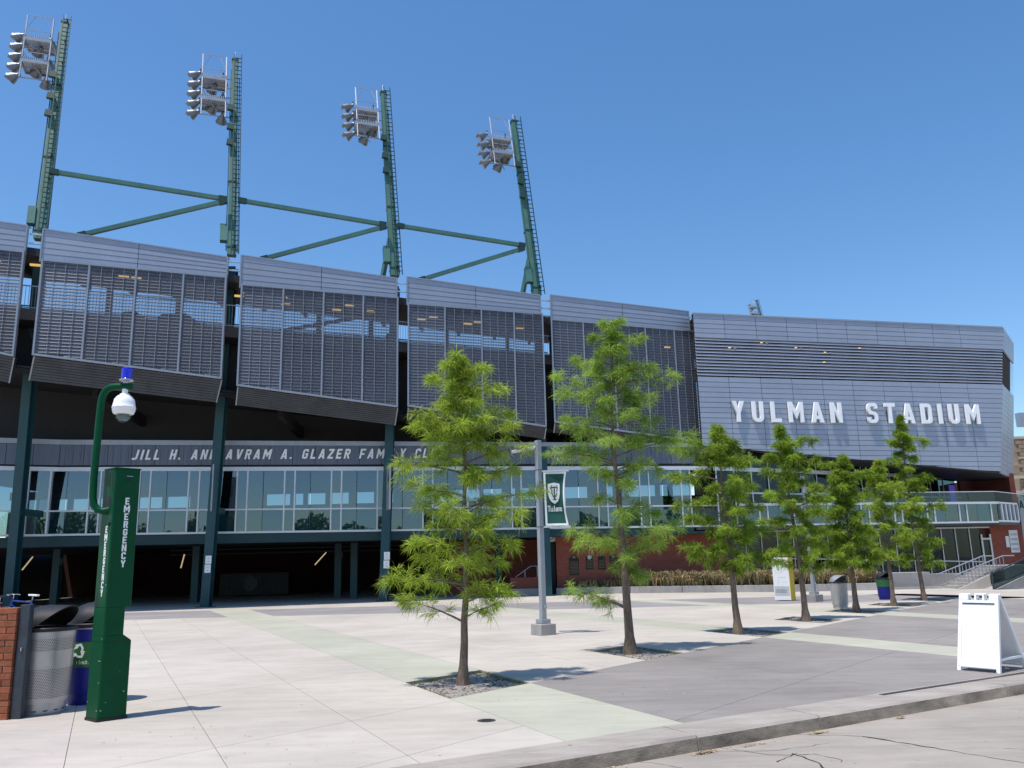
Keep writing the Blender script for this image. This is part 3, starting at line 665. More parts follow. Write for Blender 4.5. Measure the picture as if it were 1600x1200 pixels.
mb = MB(); mb.bar((x0, U(x0, 4.0), zf(x0)+1.0), (2, U(2, 4.0), zf(2)+1.0), .05); x = x0
while x < 2: mb.bar((x, U(x, 4.0), zf(x)), (x, U(x, 4.0), zf(x)+1.0), .05); x += 1.25
mb.build('rear_rail', M['dark'], deck)
# roof over the concourse, thin, sloping with the siding
zr = lambda x: lin(15.12, 13.58, (x+22.1)/23.4)
mb = MB().prism([(x0, U(x0, .45), zr(x0)), (2.1, U(2.1, .45), zr(2.1)), (2.1, U(2.1, 4.3), zr(2.1)), (x0, U(x0, 4.3), zr(x0))], (0, 0, .35)); mb.build('concourse_roof', M['dark'], ST)
x = x0
while x < 1.9:
    mb = MB().box((x, U(x, 2.4), zr(x)-.13), (.16, 3.4, .26)); mb.build('roof_beam', M['dark'], ST); x += 1.9
mb = MB(); wallplate(mb, U, 2.05, 10.4, 7.6, 7.2, 14.6, 14.4, 2.6, .15); mb.build('bay_back_wall', M['dark'], ST)
mb = MB(); wallplate(mb, U, x0, 2.05, 10.9, 8.0, zf(x0)-.3, zf(2)-.3, 2.2, .15); mb.build('concourse_under_wall', M['dark'], ST)
# solid rear screens on the concourse ends and posts
for x in (-18.9, -16.0, -13.9, -9.7, -7.2, -3.4, -.2): MB().box((x, U(x, 3.7), (zf(x)+zr(x))/2), (.22, .22, zr(x)-zf(x)-.02)).build('concourse_post', M['dark'], ST)
MB().bar((-11.9, U(-11.9, 2.0), zf(-11.9)+.1), (-6.6, U(-6.6, 2.0), zr(-6.6)-.2), .22, .14).build('concourse_brace', M['dark'], ST)
# things standing on the concourse, seen dark through the screens
def kiosk(x, w0, w1, h, lab):
    y = U(x, 1.9); z = zf(x)-.0; mb = MB().prism([(x-w0/2, y, z), (x+w0/2, y+.33*w0, z), (x+w1/2, y+.33*w1, z+h*.8), (x+w1*.36, y, z+h), (x-w1*.36, y, z+h), (x-w1/2, y, z+h*.8)], (0, .9, 0)); tag(mb.build('covered_stand', M['dark']), lab, 'stand')
kiosk(-15.5, 2.2, 1.5, .72, 'wide dark covered stand behind the louvred screen of the second bay'); kiosk(-17.3, .9, .8, .62, 'small dark covered stand left of the wide one behind the louvred screen')
kiosk(-5.95, .75, .6, .7, 'round topped dark stand behind the right end of the middle bay screen')
# amber lamps under the concourse roof
for x, y, z, h in [(-22.24, 35.26, 15.08, 0), (-17.5, 36.8, 14.92, 0), (-17.0, 36.97, 14.87, 0), (-10.54, 39.12, 14.56, 0), (-10.73, 39.06, 13.96, 0), (-7.87, 40.0, 14.41, 0), (-8.44, 39.82, 13.87, 0), (-6.86, 40.34, 13.9, 0), (-3.88, 41.32, 14.14, 0), (-4.46, 41.13, 13.68, 0), (-2.17, 41.88, 13.6, 0), (-1.67, 42.05, 14.0, 0), (.48, 42.76, 13.85, 0), (6.9, 44.6, 13.2, 1), (8.6, 45.2, 13.0, 1), (-12.45, 38.2, 15.0, 0), (-12.75, 37.9, 14.2, 0), (-20.9, 35.6, 15.1, 0)]:
    y = U(x, 1.6); ww = .42 if not h else .3; MB().box((x, y, min(z, zr(x)-.08) if not h else z), (ww, .14, .07), .32).build('lamp_strip', M['yellowlamp'], ST)
# undersides and the dark wall over the club
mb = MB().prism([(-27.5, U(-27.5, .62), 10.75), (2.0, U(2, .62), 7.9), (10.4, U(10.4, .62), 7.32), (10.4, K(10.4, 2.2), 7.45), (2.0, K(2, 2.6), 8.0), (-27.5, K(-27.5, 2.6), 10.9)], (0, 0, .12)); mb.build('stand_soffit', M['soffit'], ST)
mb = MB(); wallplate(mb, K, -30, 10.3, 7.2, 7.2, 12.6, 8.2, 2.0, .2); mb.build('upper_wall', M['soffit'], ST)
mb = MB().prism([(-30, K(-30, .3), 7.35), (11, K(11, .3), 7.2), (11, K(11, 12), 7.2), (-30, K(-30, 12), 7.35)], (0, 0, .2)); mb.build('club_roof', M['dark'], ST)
for x in (-18.6, -11, -3.6, 3.6):                                   # raking beams under the stand
    MB().bar((x, U(x, UD-.6), 9.55-.09*(x+18.6)), (x+.2, K(x, 2.2), 8.9-.08*(x+18.6)), .25, .5).build('raking_beam', M['dark'], ST)

# ---- club front: cap, fascia panels, lettering, glazing
KX0, KX1 = -21.1, 10.2
def capz(x): return lin(7.72, 7.45, (x+21)/31)
mb = MB(); wallplate(mb, K, KX0, KX1, 7.49, 7.25, 7.72, 7.45, -.10, .4); fas = mb.build('fascia', M['alum2'] if 'alum2' in M else M['frame'], ST)
x = KX0; i = 0; nP = 30; dx = (KX1-KX0)/nP
for i in range(nP):
    a, b = KX0+i*dx+.012, KX0+(i+1)*dx-.012
    mb = MB(); wallplate(mb, K, a, b, 6.53-.004*(a+21), 6.53-.004*(b+21), lin(7.49, 7.25, (a-KX0)/(KX1-KX0))-.005, lin(7.49, 7.25, (b-KX0)/(KX1-KX0))-.005, -.03+random.uniform(0, .006), .06); mb.build('fascia_panel', M['fascia'], fas)
    for k in range(3):
        xx = lin(a, b, (k+.5)/3+.02); mb = MB(); wallplate(mb, K, xx-.03, xx+.03, 6.55-.004*(xx+21), 6.55-.004*(xx+21), 7.46-.0078*(xx+21), 7.46-.0078*(xx+21), -.05, .03); mb.build('fascia_rib', M['fascia'], fas) if i % 1 == 0 else None
mb = MB(); wallplate(mb, K, KX0, KX1, 6.3, 6.2, 7.4, 7.2, .04, .15); mb.build('fascia_backing', M['dark'], fas)
mb = MB(); wallplate(mb, K, KX0, KX1, 6.25, 6.07, 6.44, 6.26, -.07, .3); mb.build('head_rail', M['alum'], ST)
# club name
letters('JILL H. AND AVRAM A. GLAZER FAMILY CLUB', (-17.93, K(-17.93, -.06), 6.76), (1, .15, 0), nK, .47, .06, M['letter'], fas, gap=.30, space=.42, width=14.45*1.011, slant=.22, emb=.02)
# glazing: periods of 2.17 m: narrow pane then a wide pane of two sheets
per = 2.172; XM = [9.02-per*i for i in range(15)][::-1]
zrail = lambda x: 4.42-.006*(x+20); zbot = lambda x: 3.36-.0045*(x+20); zhead = lambda x: 6.25-.0058*(x+20)
mb = MB(); wallplate(mb, K, XM[0]-.6, 11.1, zrail(-22)-.035, zrail(11)-.035, zrail(-22)+.035, zrail(11)+.035, -.045, .12); wallglz = mb.build('window_wall', M['alum'], ST)
mb = MB(); wallplate(mb, K, XM[0]-.6, 26.0, zbot(-22)-.06, zbot(26)-.06, zbot(-22)+.03, zbot(26)+.03, -.06, .2); mb.build('sill', M['alum'], wallglz)
def pane(x0, x1, F, z0, z1, mat, par, d=0., name='pane'):
    mb = MB(); a_, b_ = d+random.uniform(-.008, .008), d+random.uniform(-.008, .008); c_ = random.uniform(-.004, .004); mb.prism([(x0, F(x0, a_-c_), z0(x0)), (x1, F(x1, a_+c_), z0(x1)), (x1, F(x1, b_+c_), z1(x1)), (x0, F(x0, b_-c_), z1(x0))], (0, .012, 0)); mb.build(name, M[mat], par)
def mull(x, F, z0, z1, par, w_=.065, mat='alum', d=-.05, th=.12):
    mb = MB(); wallplate(mb, F, x-w_/2, x+w_/2, z0(x), z0(x), z1(x), z1(x), d, th); mb.build('mullion', M[mat], par)
lo0 = lambda x: zbot(x)+.03; lo1 = lambda x: zrail(x)-.035; up0 = lambda x: zrail(x)+.035
mb = MB(); wallplate(mb, K, XM[0]-.6, 9.0, zbot(-22)+.03, zbot(9)+.03, zrail(-22)-.03, zrail(9)-.03, .22, .05); mb.build('spandrel', M['spandrel'], wallglz)
for i, xm in enumerate(XM):
    na = xm-.475                                                    # narrow pane from na to xm, then wide to xm+per-.475
    for (z0, z1, mt) in ((lo0, lo1, 'glass_low'), (up0, zhead, 'glass')):
        if xm < 9.0 and xm+per-.475 < 9.1: 
            mid = xm+(per-.475)*.42
            pane(xm+.033, mid-.012, K, z0, z1, mt, wallglz); pane(mid+.012, xm+per-.475-.033, K, z0, z1, mt, wallglz)
        pane(na+.033, xm-.033, K, z0, z1, mt, wallglz)
        mull(xm, K, z0, z1, wallglz); mull(na, K, z0, z1, wallglz)
# the lower band runs on as the balcony front
XB = [11.2+i*1.862 for i in range(8)]
mb = MB(); wallplate(mb, K, 11.1, 26.1, 4.2, 4.1, 4.32, 4.22, -.10, .2); balc = mb.build('balcony', M['alum'], ST)
zb1 = lambda x: 4.2-.0067*(x-11)
for xm in XB:
    pane(xm+.03, xm+.6, K, lo0, zb1, 'glass_low', balc); pane(xm+.62, xm+1.40, K, lo0, zb1, 'glass_low', balc); pane(xm+1.46, xm+1.82, K, lo0, zb1, 'glass_low', balc)
    mull(xm, K, lo0, zb1, balc); mull(xm+1.43, K, lo0, zb1, balc)
mb = MB(); wallplate(mb, K, 9.05, 26.0, 3.3, 3.2, 4.15, 4.1, .35, .1); mb.build('balcony_back', M['spandrel'], balc)
mb = MB().prism([(9.2, K(9.2, .0), 3.02), (26.05, K(26.05, .0), 2.98), (28.2, 47.35, 3.0), (28.6, 49, 3.0), (9.2, 49, 3.02)], (0, 0, .2)); mb.build('balcony_floor', M['steel2'] if 'steel2' in M else M['under'], balc)
# balcony return to the right
pts = [(26.05, K(26.05), 0), (28.3, 48.9, 0)]
mb = MB(); a, b = Vector((26.05, K(26.05), 4.17)), Vector((28.2, 47.35, 4.17)); mb.bar(a, b, .12, .1); mb.bar(a-Vector((0, 0, .98)), b-Vector((0, 0, .98)), .1, .1); mb.build('return_rail', M['alum'], balc)
for k in range(5):
    p = a.lerp(b, k/5+.04); q = a.lerp(b, (k+1)/5-.04); 
    mb = MB(); mb.fixn = False; mb.add([(p.x, p.y, 3.25), (q.x, q.y, 3.25), (q.x, q.y, 4.1), (p.x, p.y, 4.1)], [(0, 1, 2, 3)]); mb.build('pane', M['glass_low'], balc)
    r_ = a.lerp(b, (k+1)/5); MB().box((r_.x, r_.y, 3.67), (.2, .12, .86), .8).build('post', M['alum'], balc)
# glass guard on top of the balcony
for k in range(7):
    xa, xb = 15.0+k*1.6, 15.0+(k+1)*1.6-.03; mb = MB(); wallplate(mb, K, xa, xb, 4.26, 4.26, 4.80, 4.80, .25, .015); mb.build('guard_glass', M['glass_clear'], balc)
mb = MB(); mb.bar((15.0, K(15, .257), 4.81), (26.2, K(26.2, .257), 4.79), .04); mb.bar((26.2, K(26.2, .257), 4.79), (29.0, 47.7, 4.70), .04); mb.build('guard_handrail', M['alum'], balc)
mb = MB(); mb.fixn = False; mb.add([(26.2, K(26.2, .27), 4.26), (29.0, 47.7, 4.26), (29.0, 47.7, 4.69), (26.2, K(26.2, .27), 4.78)], [(0, 1, 2, 3)]); mb.build('guard_glass', M['glass_clear'], balc)

# left return of the club front beyond the kink
def KL(x, d=0): return K(-21.1)+.45*(x+21.1)+d
mb = MB(); wallplate(mb, KL, -27, -21.1, 7.49, 7.49, 7.72, 7.72, -.10, .4); f2 = mb.build('fascia', M['frame'], ST)
for i in range(6):
    a = -27+i*.983; mb = MB(); wallplate(mb, KL, a+.01, a+.97, 6.53, 6.53, 7.48, 7.48, -.03, .06); mb.build('fascia_panel', M['fascia'], f2)
mb = MB(); wallplate(mb, KL, -27, -21.1, 6.25, 6.25, 6.44, 6.44, -.07, .3); wallplate(mb, KL, -27, -21.1, 4.39, 4.39, 4.46, 4.46, -.045, .12); wallplate(mb, KL, -27, -21.1, 3.3, 3.3, 3.39, 3.39, -.06, .2); w2 = mb.build('window_wall', M['alum'], ST)
for xa, xb in ((-27, -25.4), (-25.3, -24.5), (-24.4, -23.85), (-23.8, -22.2), (-22.1, -21.4)):
    for z0, z1, mt in ((3.39, 4.39, 'glass_low'), (4.46, 6.25, 'glass')): pane(xa, xb, KL, lambda x: z0, lambda x: z1, mt, w2)
    mull(xb+.05, KL, lambda x: 3.39, lambda x: 4.39, w2); mull(xb+.05, KL, lambda x: 4.46, lambda x: 6.25, w2)

# ---- inside the club: floor, ceiling, back wall with a strip of windows, pillars
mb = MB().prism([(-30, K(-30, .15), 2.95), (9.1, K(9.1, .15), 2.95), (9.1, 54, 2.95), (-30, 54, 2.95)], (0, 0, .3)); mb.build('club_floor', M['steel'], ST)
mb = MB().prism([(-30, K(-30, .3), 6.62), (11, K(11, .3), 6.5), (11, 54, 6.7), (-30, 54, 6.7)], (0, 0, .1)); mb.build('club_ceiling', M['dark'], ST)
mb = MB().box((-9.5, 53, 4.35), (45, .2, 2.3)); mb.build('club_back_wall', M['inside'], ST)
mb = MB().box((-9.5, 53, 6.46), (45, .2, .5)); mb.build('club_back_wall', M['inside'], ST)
rr_ = random.Random(3)
x = -31.0
while x < 12:
    wv = rr_.choice([.25, .35, .5, 1.3, .3]); MB().box((x, 53, 5.86), (wv, .22, .72)).build('club_back_pier', M['inside'], ST); x += wv+rr_.choice([1.2, 1.5, 1.7, .5])
for x in (-19.2, -13.0, -6.9, -.4, 5.5): MB().box((x, K(x, 2.2), 4.9), (.5, .5, 3.4)).build('club_pillar', M['under'], ST)
mb = MB().box((-16, 46, 5.0), (3.4, .3, 3.3)); mb.build('club_partition', M['dark'], ST)
for x, y in ((-17.5, 47), (-11, 46), (-8, 47.5), (-2.5, 46.5)): MB().box((x, y, 6.2), (2.2, .12, .05)).build('club_light', M['inside'], ST)
# ---- undercroft
mb = MB().box((-9.5, 58.5, 1.4), (45, .3, 3.2)); mb.build('undercroft_wall', M['brickshade'], ST)
mb = MB().box((-31.5, 48, 1.5), (.3, 22, 3.4)); mb.build('undercroft_wall', M['dark'], ST)  # near-black colour put on so the sunlit end looks shaded
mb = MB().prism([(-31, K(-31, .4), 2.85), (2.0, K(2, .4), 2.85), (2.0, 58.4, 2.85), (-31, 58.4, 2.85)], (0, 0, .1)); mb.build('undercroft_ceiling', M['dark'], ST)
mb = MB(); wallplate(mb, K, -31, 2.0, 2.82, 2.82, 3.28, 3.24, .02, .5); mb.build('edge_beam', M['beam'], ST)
for x, y in ((-23.5, 43.5), (-16.73, 44.47), (-8.62, 45.3), (-1.0, 46.6), (-9.7, 46.4)): MB().box((x, y, 1.42), (.36, .36, 2.86)).build('inner_column', M['steel'], ST)
for a, b in (((-25.1, 44, 2.5), (-25.0, 43.0, 1.85)), ((-10.9, 46, 1.75), (-10.3, 46, 2.4)), ((-17.6, 44.6, 1.75), (-17.45, 44.6, 2.45))): MB().bar(a, b, .05).build('lamp_strip', M['whitelamp'], ST)
for z in (2.5, 2.75): MB().bar((-20, 49, z), (0, 49.5, z), .05).build('pipe', M['under'], ST)
gate = MB().box((-16, 52.05, .72), (4.2, .04, 1.3)).build('gate_panel', M['dark'], ST)
mb = MB()
for i in range(42): mb.box((-18.05+i*.1, 52, .72), (.05, .05, 1.3))
mb.build('gate_slats', M['under'], gate, kind='stuff')
MB().lathe([(0, 0), (.46, 0), (.46, .06), (.40, .06), (.40, .03), (0, .03)], (-16.2, 51.96, .77), 32, (0, -1, 0)).build('emblem_disc', M['slate'], gate)
letters('B', (-9.62, 46.15, 2.05), (1, 0, 0), (0, -1, 0), .34, .01, M['under'], ST)
letters('B', (-23.35, 43.3, 2.05), (1, 0, 0), (0, -1, 0), .34, .01, M['under'], ST)

# ---- brick ground storey right of the column, with plaques
mb = MB().prism([(2.05, K(2.05, 1.5), -.01), (11.2, K(11.2, 1.5), -.01), (11.2, K(11.2, 1.5), 3.0), (2.05, K(2.05, 1.5), 3.0)], (0, .4, 0)); mb.build('brick_wall', M['brick'], ST)
mb = MB().prism([(2.05, K(2.05, 1.52), -.01), (2.4, K(2.4, 1.52), -.01), (2.4, 58, -.01), (2.05, 58, -.01)], (0, 0, 3.02)); mb.build('brick_return', M['brickshade'], ST)
mb = MB().box((-.9, 47.2, 1.4), (5.6, .3, 2.85)); mb.build('brick_back_wall', M['brick'], ST)
MB().box((1.78, K(1.8, 1.9), 1.42), (.5, .1, 2.86)).build('service_door', M['black'], ST)
mb = MB().prism([(2.0, K(2, 0.1), 2.85), (11.2, K(11.2, .1), 2.85), (11.2, K(11.2, 1.9), 2.85), (2.0, K(2, 1.9), 2.85)], (0, 0, .1)); mb.build('edge_soffit', M['steel'], ST)
# ---- recessed upper glazing over the balcony
def RP(x, d=0): return 37.1+.53*x+d
mb = MB(); wallplate(mb, RP, 10.2, 27.5, 5.98, 5.98, 6.18, 6.18, -.06, .2); wallplate(mb, RP, 10.2, 27.5, 4.82, 4.82, 4.9, 4.9, -.04, .12); rg = mb.build('window_wall', M['alum'], ST)
xs = [10.3+1.05*i for i in range(17)]
for i, x in enumerate(xs[:-1]):
    for z0, z1, mt in ((3.2, 4.82, 'glass_dark'), (4.9, 5.98, 'glass_dark'), (6.18, 8.2, 'glass_dark')):
        pane(x+.03, xs[i+1]-.03, RP, lambda q: z0, lambda q: z1, mt, rg, .02); mull(x, RP, lambda q: z0, lambda q: z1, rg, .05)
mb = MB(); wallplate(mb, RP, 10, 27.4, 3.2, 3.2, 8.2, 8.2, 2.5, .1); mb.build('room_back_wall', M['inside'], ST)
MB().box((26.7, RP(26.7, -.1), 4.6), (.5, .05, 2.0), .49).build('balcony_door', M['purple'], rg)
mb = MB(); wallplate(mb, RP, 27.5, 30.6, 3.2, 3.2, 7.0, 7.0, -.05, .4); mb.build('brick_wall', M['brick'], ST)
# ---- ground glazing below the balcony, door, brick pier at the right end
def GP(x, d=0): return 44.2+.15*x+d
zg = lambda x: lin(.95, .31, (x-12.2)/11.8)
gx = [11.5, 12.47, 13.38, 14.29, 15.21, 16.1, 17.2, 18.26, 19.31, 20.25, 21.21, 22.2, 23.13, 23.98, 24.84, 25.7, 26.4]
mb = MB(); wallplate(mb, GP, 11.3, 26.5, zg(12)+.62, 1.0, zg(12)+.68, 1.06, -.04, .1); wallplate(mb, GP, 11.3, 27.0, 2.92, 2.9, 3.0, 2.98, -.04, .1); gg = mb.build('window_wall', M['alum'], ST)
for i in range(len(gx)-1):
    zz = lambda x: lin(zg(12)+.68, 1.06, (x-11.3)/15.2); zl = lambda x: lin(zg(12)+.62, 1.0, (x-11.3)/15.2)
    if i < len(gx)-2: pane(gx[i]+.025, gx[i+1]-.025, GP, lambda x: .2, zl, 'glass_dark', gg, .01)
    pane(gx[i]+.025, gx[i+1]-.025, GP, zz, lambda x: 2.92, 'glass_dark', gg, .01)
    mull(gx[i], GP, lambda x: .2, zl, gg, .05); mull(gx[i], GP, zz, lambda x: 2.92, gg, .05)
mb = MB()
for x in (26.42, 26.95): mb.box((x, GP(x, -.03), 1.55), (.09, .09, 2.0))
mb.box((26.68, GP(26.68, -.03), 2.3), (.45, .08, .1)); mb.box((26.68, GP(26.68, -.03), .75), (.45, .08, .12)); dr = mb.build('entrance_door', M['alum'], ST)
pane(26.47, 26.9, GP, lambda x: .8, lambda x: 2.25, 'glass_dark', dr, 0, 'door_pane')
mb = MB(); wallplate(mb, GP, 11.2, 27, .0, .0, 3.0, 3.0, 3.0, .1); mb.build('room_back_wall', M['dark'], ST)
mb = MB(); wallplate(mb, GP, 27.0, 29.0, -.01, -.01, 3.1, 3.1, -.06, .5); mb.build('brick_wall', M['brick'], ST)
mb = MB().prism([(28.99, GP(29, -.059), -.01), (28.99, GP(29, 8), -.01), (28.99, GP(29, 8), 6.0), (28.99, GP(29, -.059), 6.0)], (-.3, 0, 0)); mb.build('brick_wall', M['bricky'], ST)

# ---- sign wall: cladding above and below a louvre band
YC = [9.72, 11.42, 13.21, 14.98, 16.74, 18.5, 20.32, 22.01, 23.76, 25.47, 28.3]
t_ = lambda x: (x-9.72)/(28.3-9.72)
ztop = lambda x: lin(14.34, 14.15, t_(x)); zb_1 = lambda x: lin(13.04, 12.86, t_(x)); zb_2 = lambda x: lin(10.95, 10.83, t_(x))
zlow = lambda x: lin(7.27, 5.72, t_(x))
mb = MB(); mb.prism([(9.72, Y(9.72, .1), 7.3), (26.75, Y(26.75, .1), 5.86), (28.25, Y(28.25, .1), 14.1), (9.72, Y(9.72, .1), 14.3)], (0, .25, 0)); sg = mb.build('sign_wall', M['dark'], ST)
XE = lambda z: 26.8+(z-5.84)*.1865
def sheet(x0, x1, z0, z1, par, F=Y, mat='siding2', name='cladding_panel'):
    g_ = .011
    if x1 > 28.2:
        zl_, zh_ = z0(27.5), z1(27.5); xl_, xh_ = XE(zl_), XE(zh_); a = [(x0+g_, F(x0+g_), z0(x0)+.004), (xl_, F(xl_), z0(xl_)+.004), (xh_, F(xh_, .007), z1(xh_)-.01), (x0+g_, F(x0+g_, .007), z1(x0)-.01)]; mb = MB().prism(a, (0, .06, 0)); mb.build(name, M[mat], par); return
    a = [(x0+g_, F(x0+g_, .0+.0), z0(x0)+.004), (x1-g_, F(x1-g_, .0), z0(x1)+.004), (x1-g_, F(x1-g_, .007), z1(x1)-.010), (x0+g_, F(x0+g_, .007), z1(x0)-.012)]; b = [(x, y+.06, z) for x, y, z in a]
    mb = MB(); mb.add(a+b, [(0, 1, 2, 3), (7, 6, 5, 4), (0, 4, 5, 1), (1, 5, 6, 2), (2, 6, 7, 3), (3, 7, 4, 0)]); mb.build(name, M[mat], par)
for i in range(10):
    x0, x1 = YC[i], YC[i+1]
    for c in range(5): sheet(x0, x1, lambda x: lin(zb_1(x), ztop(x), c/5), lambda x: lin(zb_1(x), ztop(x), (c+1)/5), sg)
    z = 10.9; pitch = .273; r = 0
    while True:
        hi = lambda x: zb_2(x)-.03-pitch*r; lo = lambda x: max(zb_2(x)-.03-pitch*(r+1), zlow(x))
        if hi(x1)-zlow(x1) < .03: break
        xs0 = x0
        if hi(x0)-zlow(x0) < .03: xs0 = x0+(x1-x0)*.5
        if hi(xs0)-lo(xs0) > .02: sheet(xs0, x1, lo, hi, sg)
        r += 1
    mb = MB()
    for k in range(12):
        z0 = lambda x: lin(zb_2(x), zb_1(x), (k+.25)/12)
        mb.prism([(x0, Y(x0, .0), z0(x0)), (x0, Y(x0, .06), z0(x0)+.122), (x0, Y(x0, .07), z0(x0)+.122), (x0, Y(x0, .012), z0(x0)-.006)], ((min(x1, XE(z0(x1)))-x0), .2*(min(x1, XE(z0(x1)))-x0), z0(x1)-z0(x0)))
    mb.build('louvre_slats', M['sslat'], sg, kind='stuff')
mb = MB(); mb.prism([(9.7, Y(9.7, -.03), 14.32), (28.3, Y(28.3, -.03), 14.13), (28.3, Y(28.3, -.03), 14.21), (9.7, Y(9.7, -.03), 14.40)], (0, .5, 0)); mb.build('coping', M['siding2'], sg)
# right end: the wall turns back
A_ = Vector((28.3, Y(28.3), 0)); B_ = Vector((31.1, 50.1, 0)); dE = (B_-A_)
def AZ(z): x = XE(z); return Vector((x, Y(x), z))
def BZ(z): return Vector((29.84+(z-5.65)*.150, 50.0, z))
for i in range(2):
    for z0, z1, mt, n_ in ((12.86, 14.15, 'siding2', 5), (5.80, 10.83, 'siding2', 18)):
        for c in range(n_):
            za, zc = lin(z0, z1, c/n_), lin(z0, z1, (c+1)/n_)-.012; k0, k1 = i/2+.004, (i+1)/2-.004
            MB().prism([AZ(za).lerp(BZ(za), k0), AZ(za).lerp(BZ(za), k1), AZ(zc).lerp(BZ(zc), k1), AZ(zc).lerp(BZ(zc), k0)], (-.06, .05, 0)).build('cladding_panel', M[mt], sg)
mb = MB()
for k in range(12):
    z0 = 10.83+.17*(k+.25); p = AZ(z0); q = BZ(z0); mb.prism([p, p+Vector((-.06, .03, .10)), p+Vector((-.07, .03, .1)), p+Vector((-.012, .0, -.006))], q-p)
mb.build('louvre_slats', M['sslat'], sg, kind='stuff')
o_ = Vector((-.16, .1, 0)); mb = MB().prism([AZ(5.9)+o_, BZ(5.9)+o_, BZ(14.1)+o_, AZ(14.1)+o_], (-.25, .1, 0)); mb.build('end_backing', M['dark'], sg)
mb = MB().prism([(9.8, Y(9.8, .12), 7.27), (26.75, Y(26.75, .12), 5.80), (29.75, 50, 5.70), (27.2, 52, 5.9), (9.8, 45.5, 7.4)], (0, 0, .1)); mb.build('sign_wall_soffit', M['under'], sg)
mb = MB().prism([(9.8, Y(9.8, .2), 14.2), (28.2, Y(28.2, .2), 14.05), (30.9, 50.1, 14.05), (27, 56, 14.1), (9.8, 52, 14.2)], (0, 0, .1)); mb.build('roof', M['dark'], sg)
# name in big letters
letters('YULMAN STADIUM', (11.42, Y(11.42, -.06), 8.50), (1, .2, 0), nYw, 1.10, .13, M['letter'], sg, gap=.41, space=.56, width=14.45*1.0198, t=.172, emb=.0)
mb = MB()
for x in np.linspace(11.7, 25.7, 24): mb.bar((x, Y(x, .0), 9.1), (x, Y(x, -.08), 9.1), .03)
mb.build('letter_pins', M['frame'], sg, kind='stuff')
for x, y, z in [(13.6, 44.92, 13.2), (11.77, 44.55, 12.87), (15.55, 45.31, 12.97), (17.23, 45.65, 12.76), (19.32, 46.06, 13.05), (17.12, 45.62, 12.2)]:
    for k in range(2): MB().box((x+.3*k-.15, Y(x+.3*k, -.015), z-.35-.02*k), (.13, .03, .045), .2).build('lamp_strip', M['yellowlamp'] if k == 0 else M['galv'], sg)
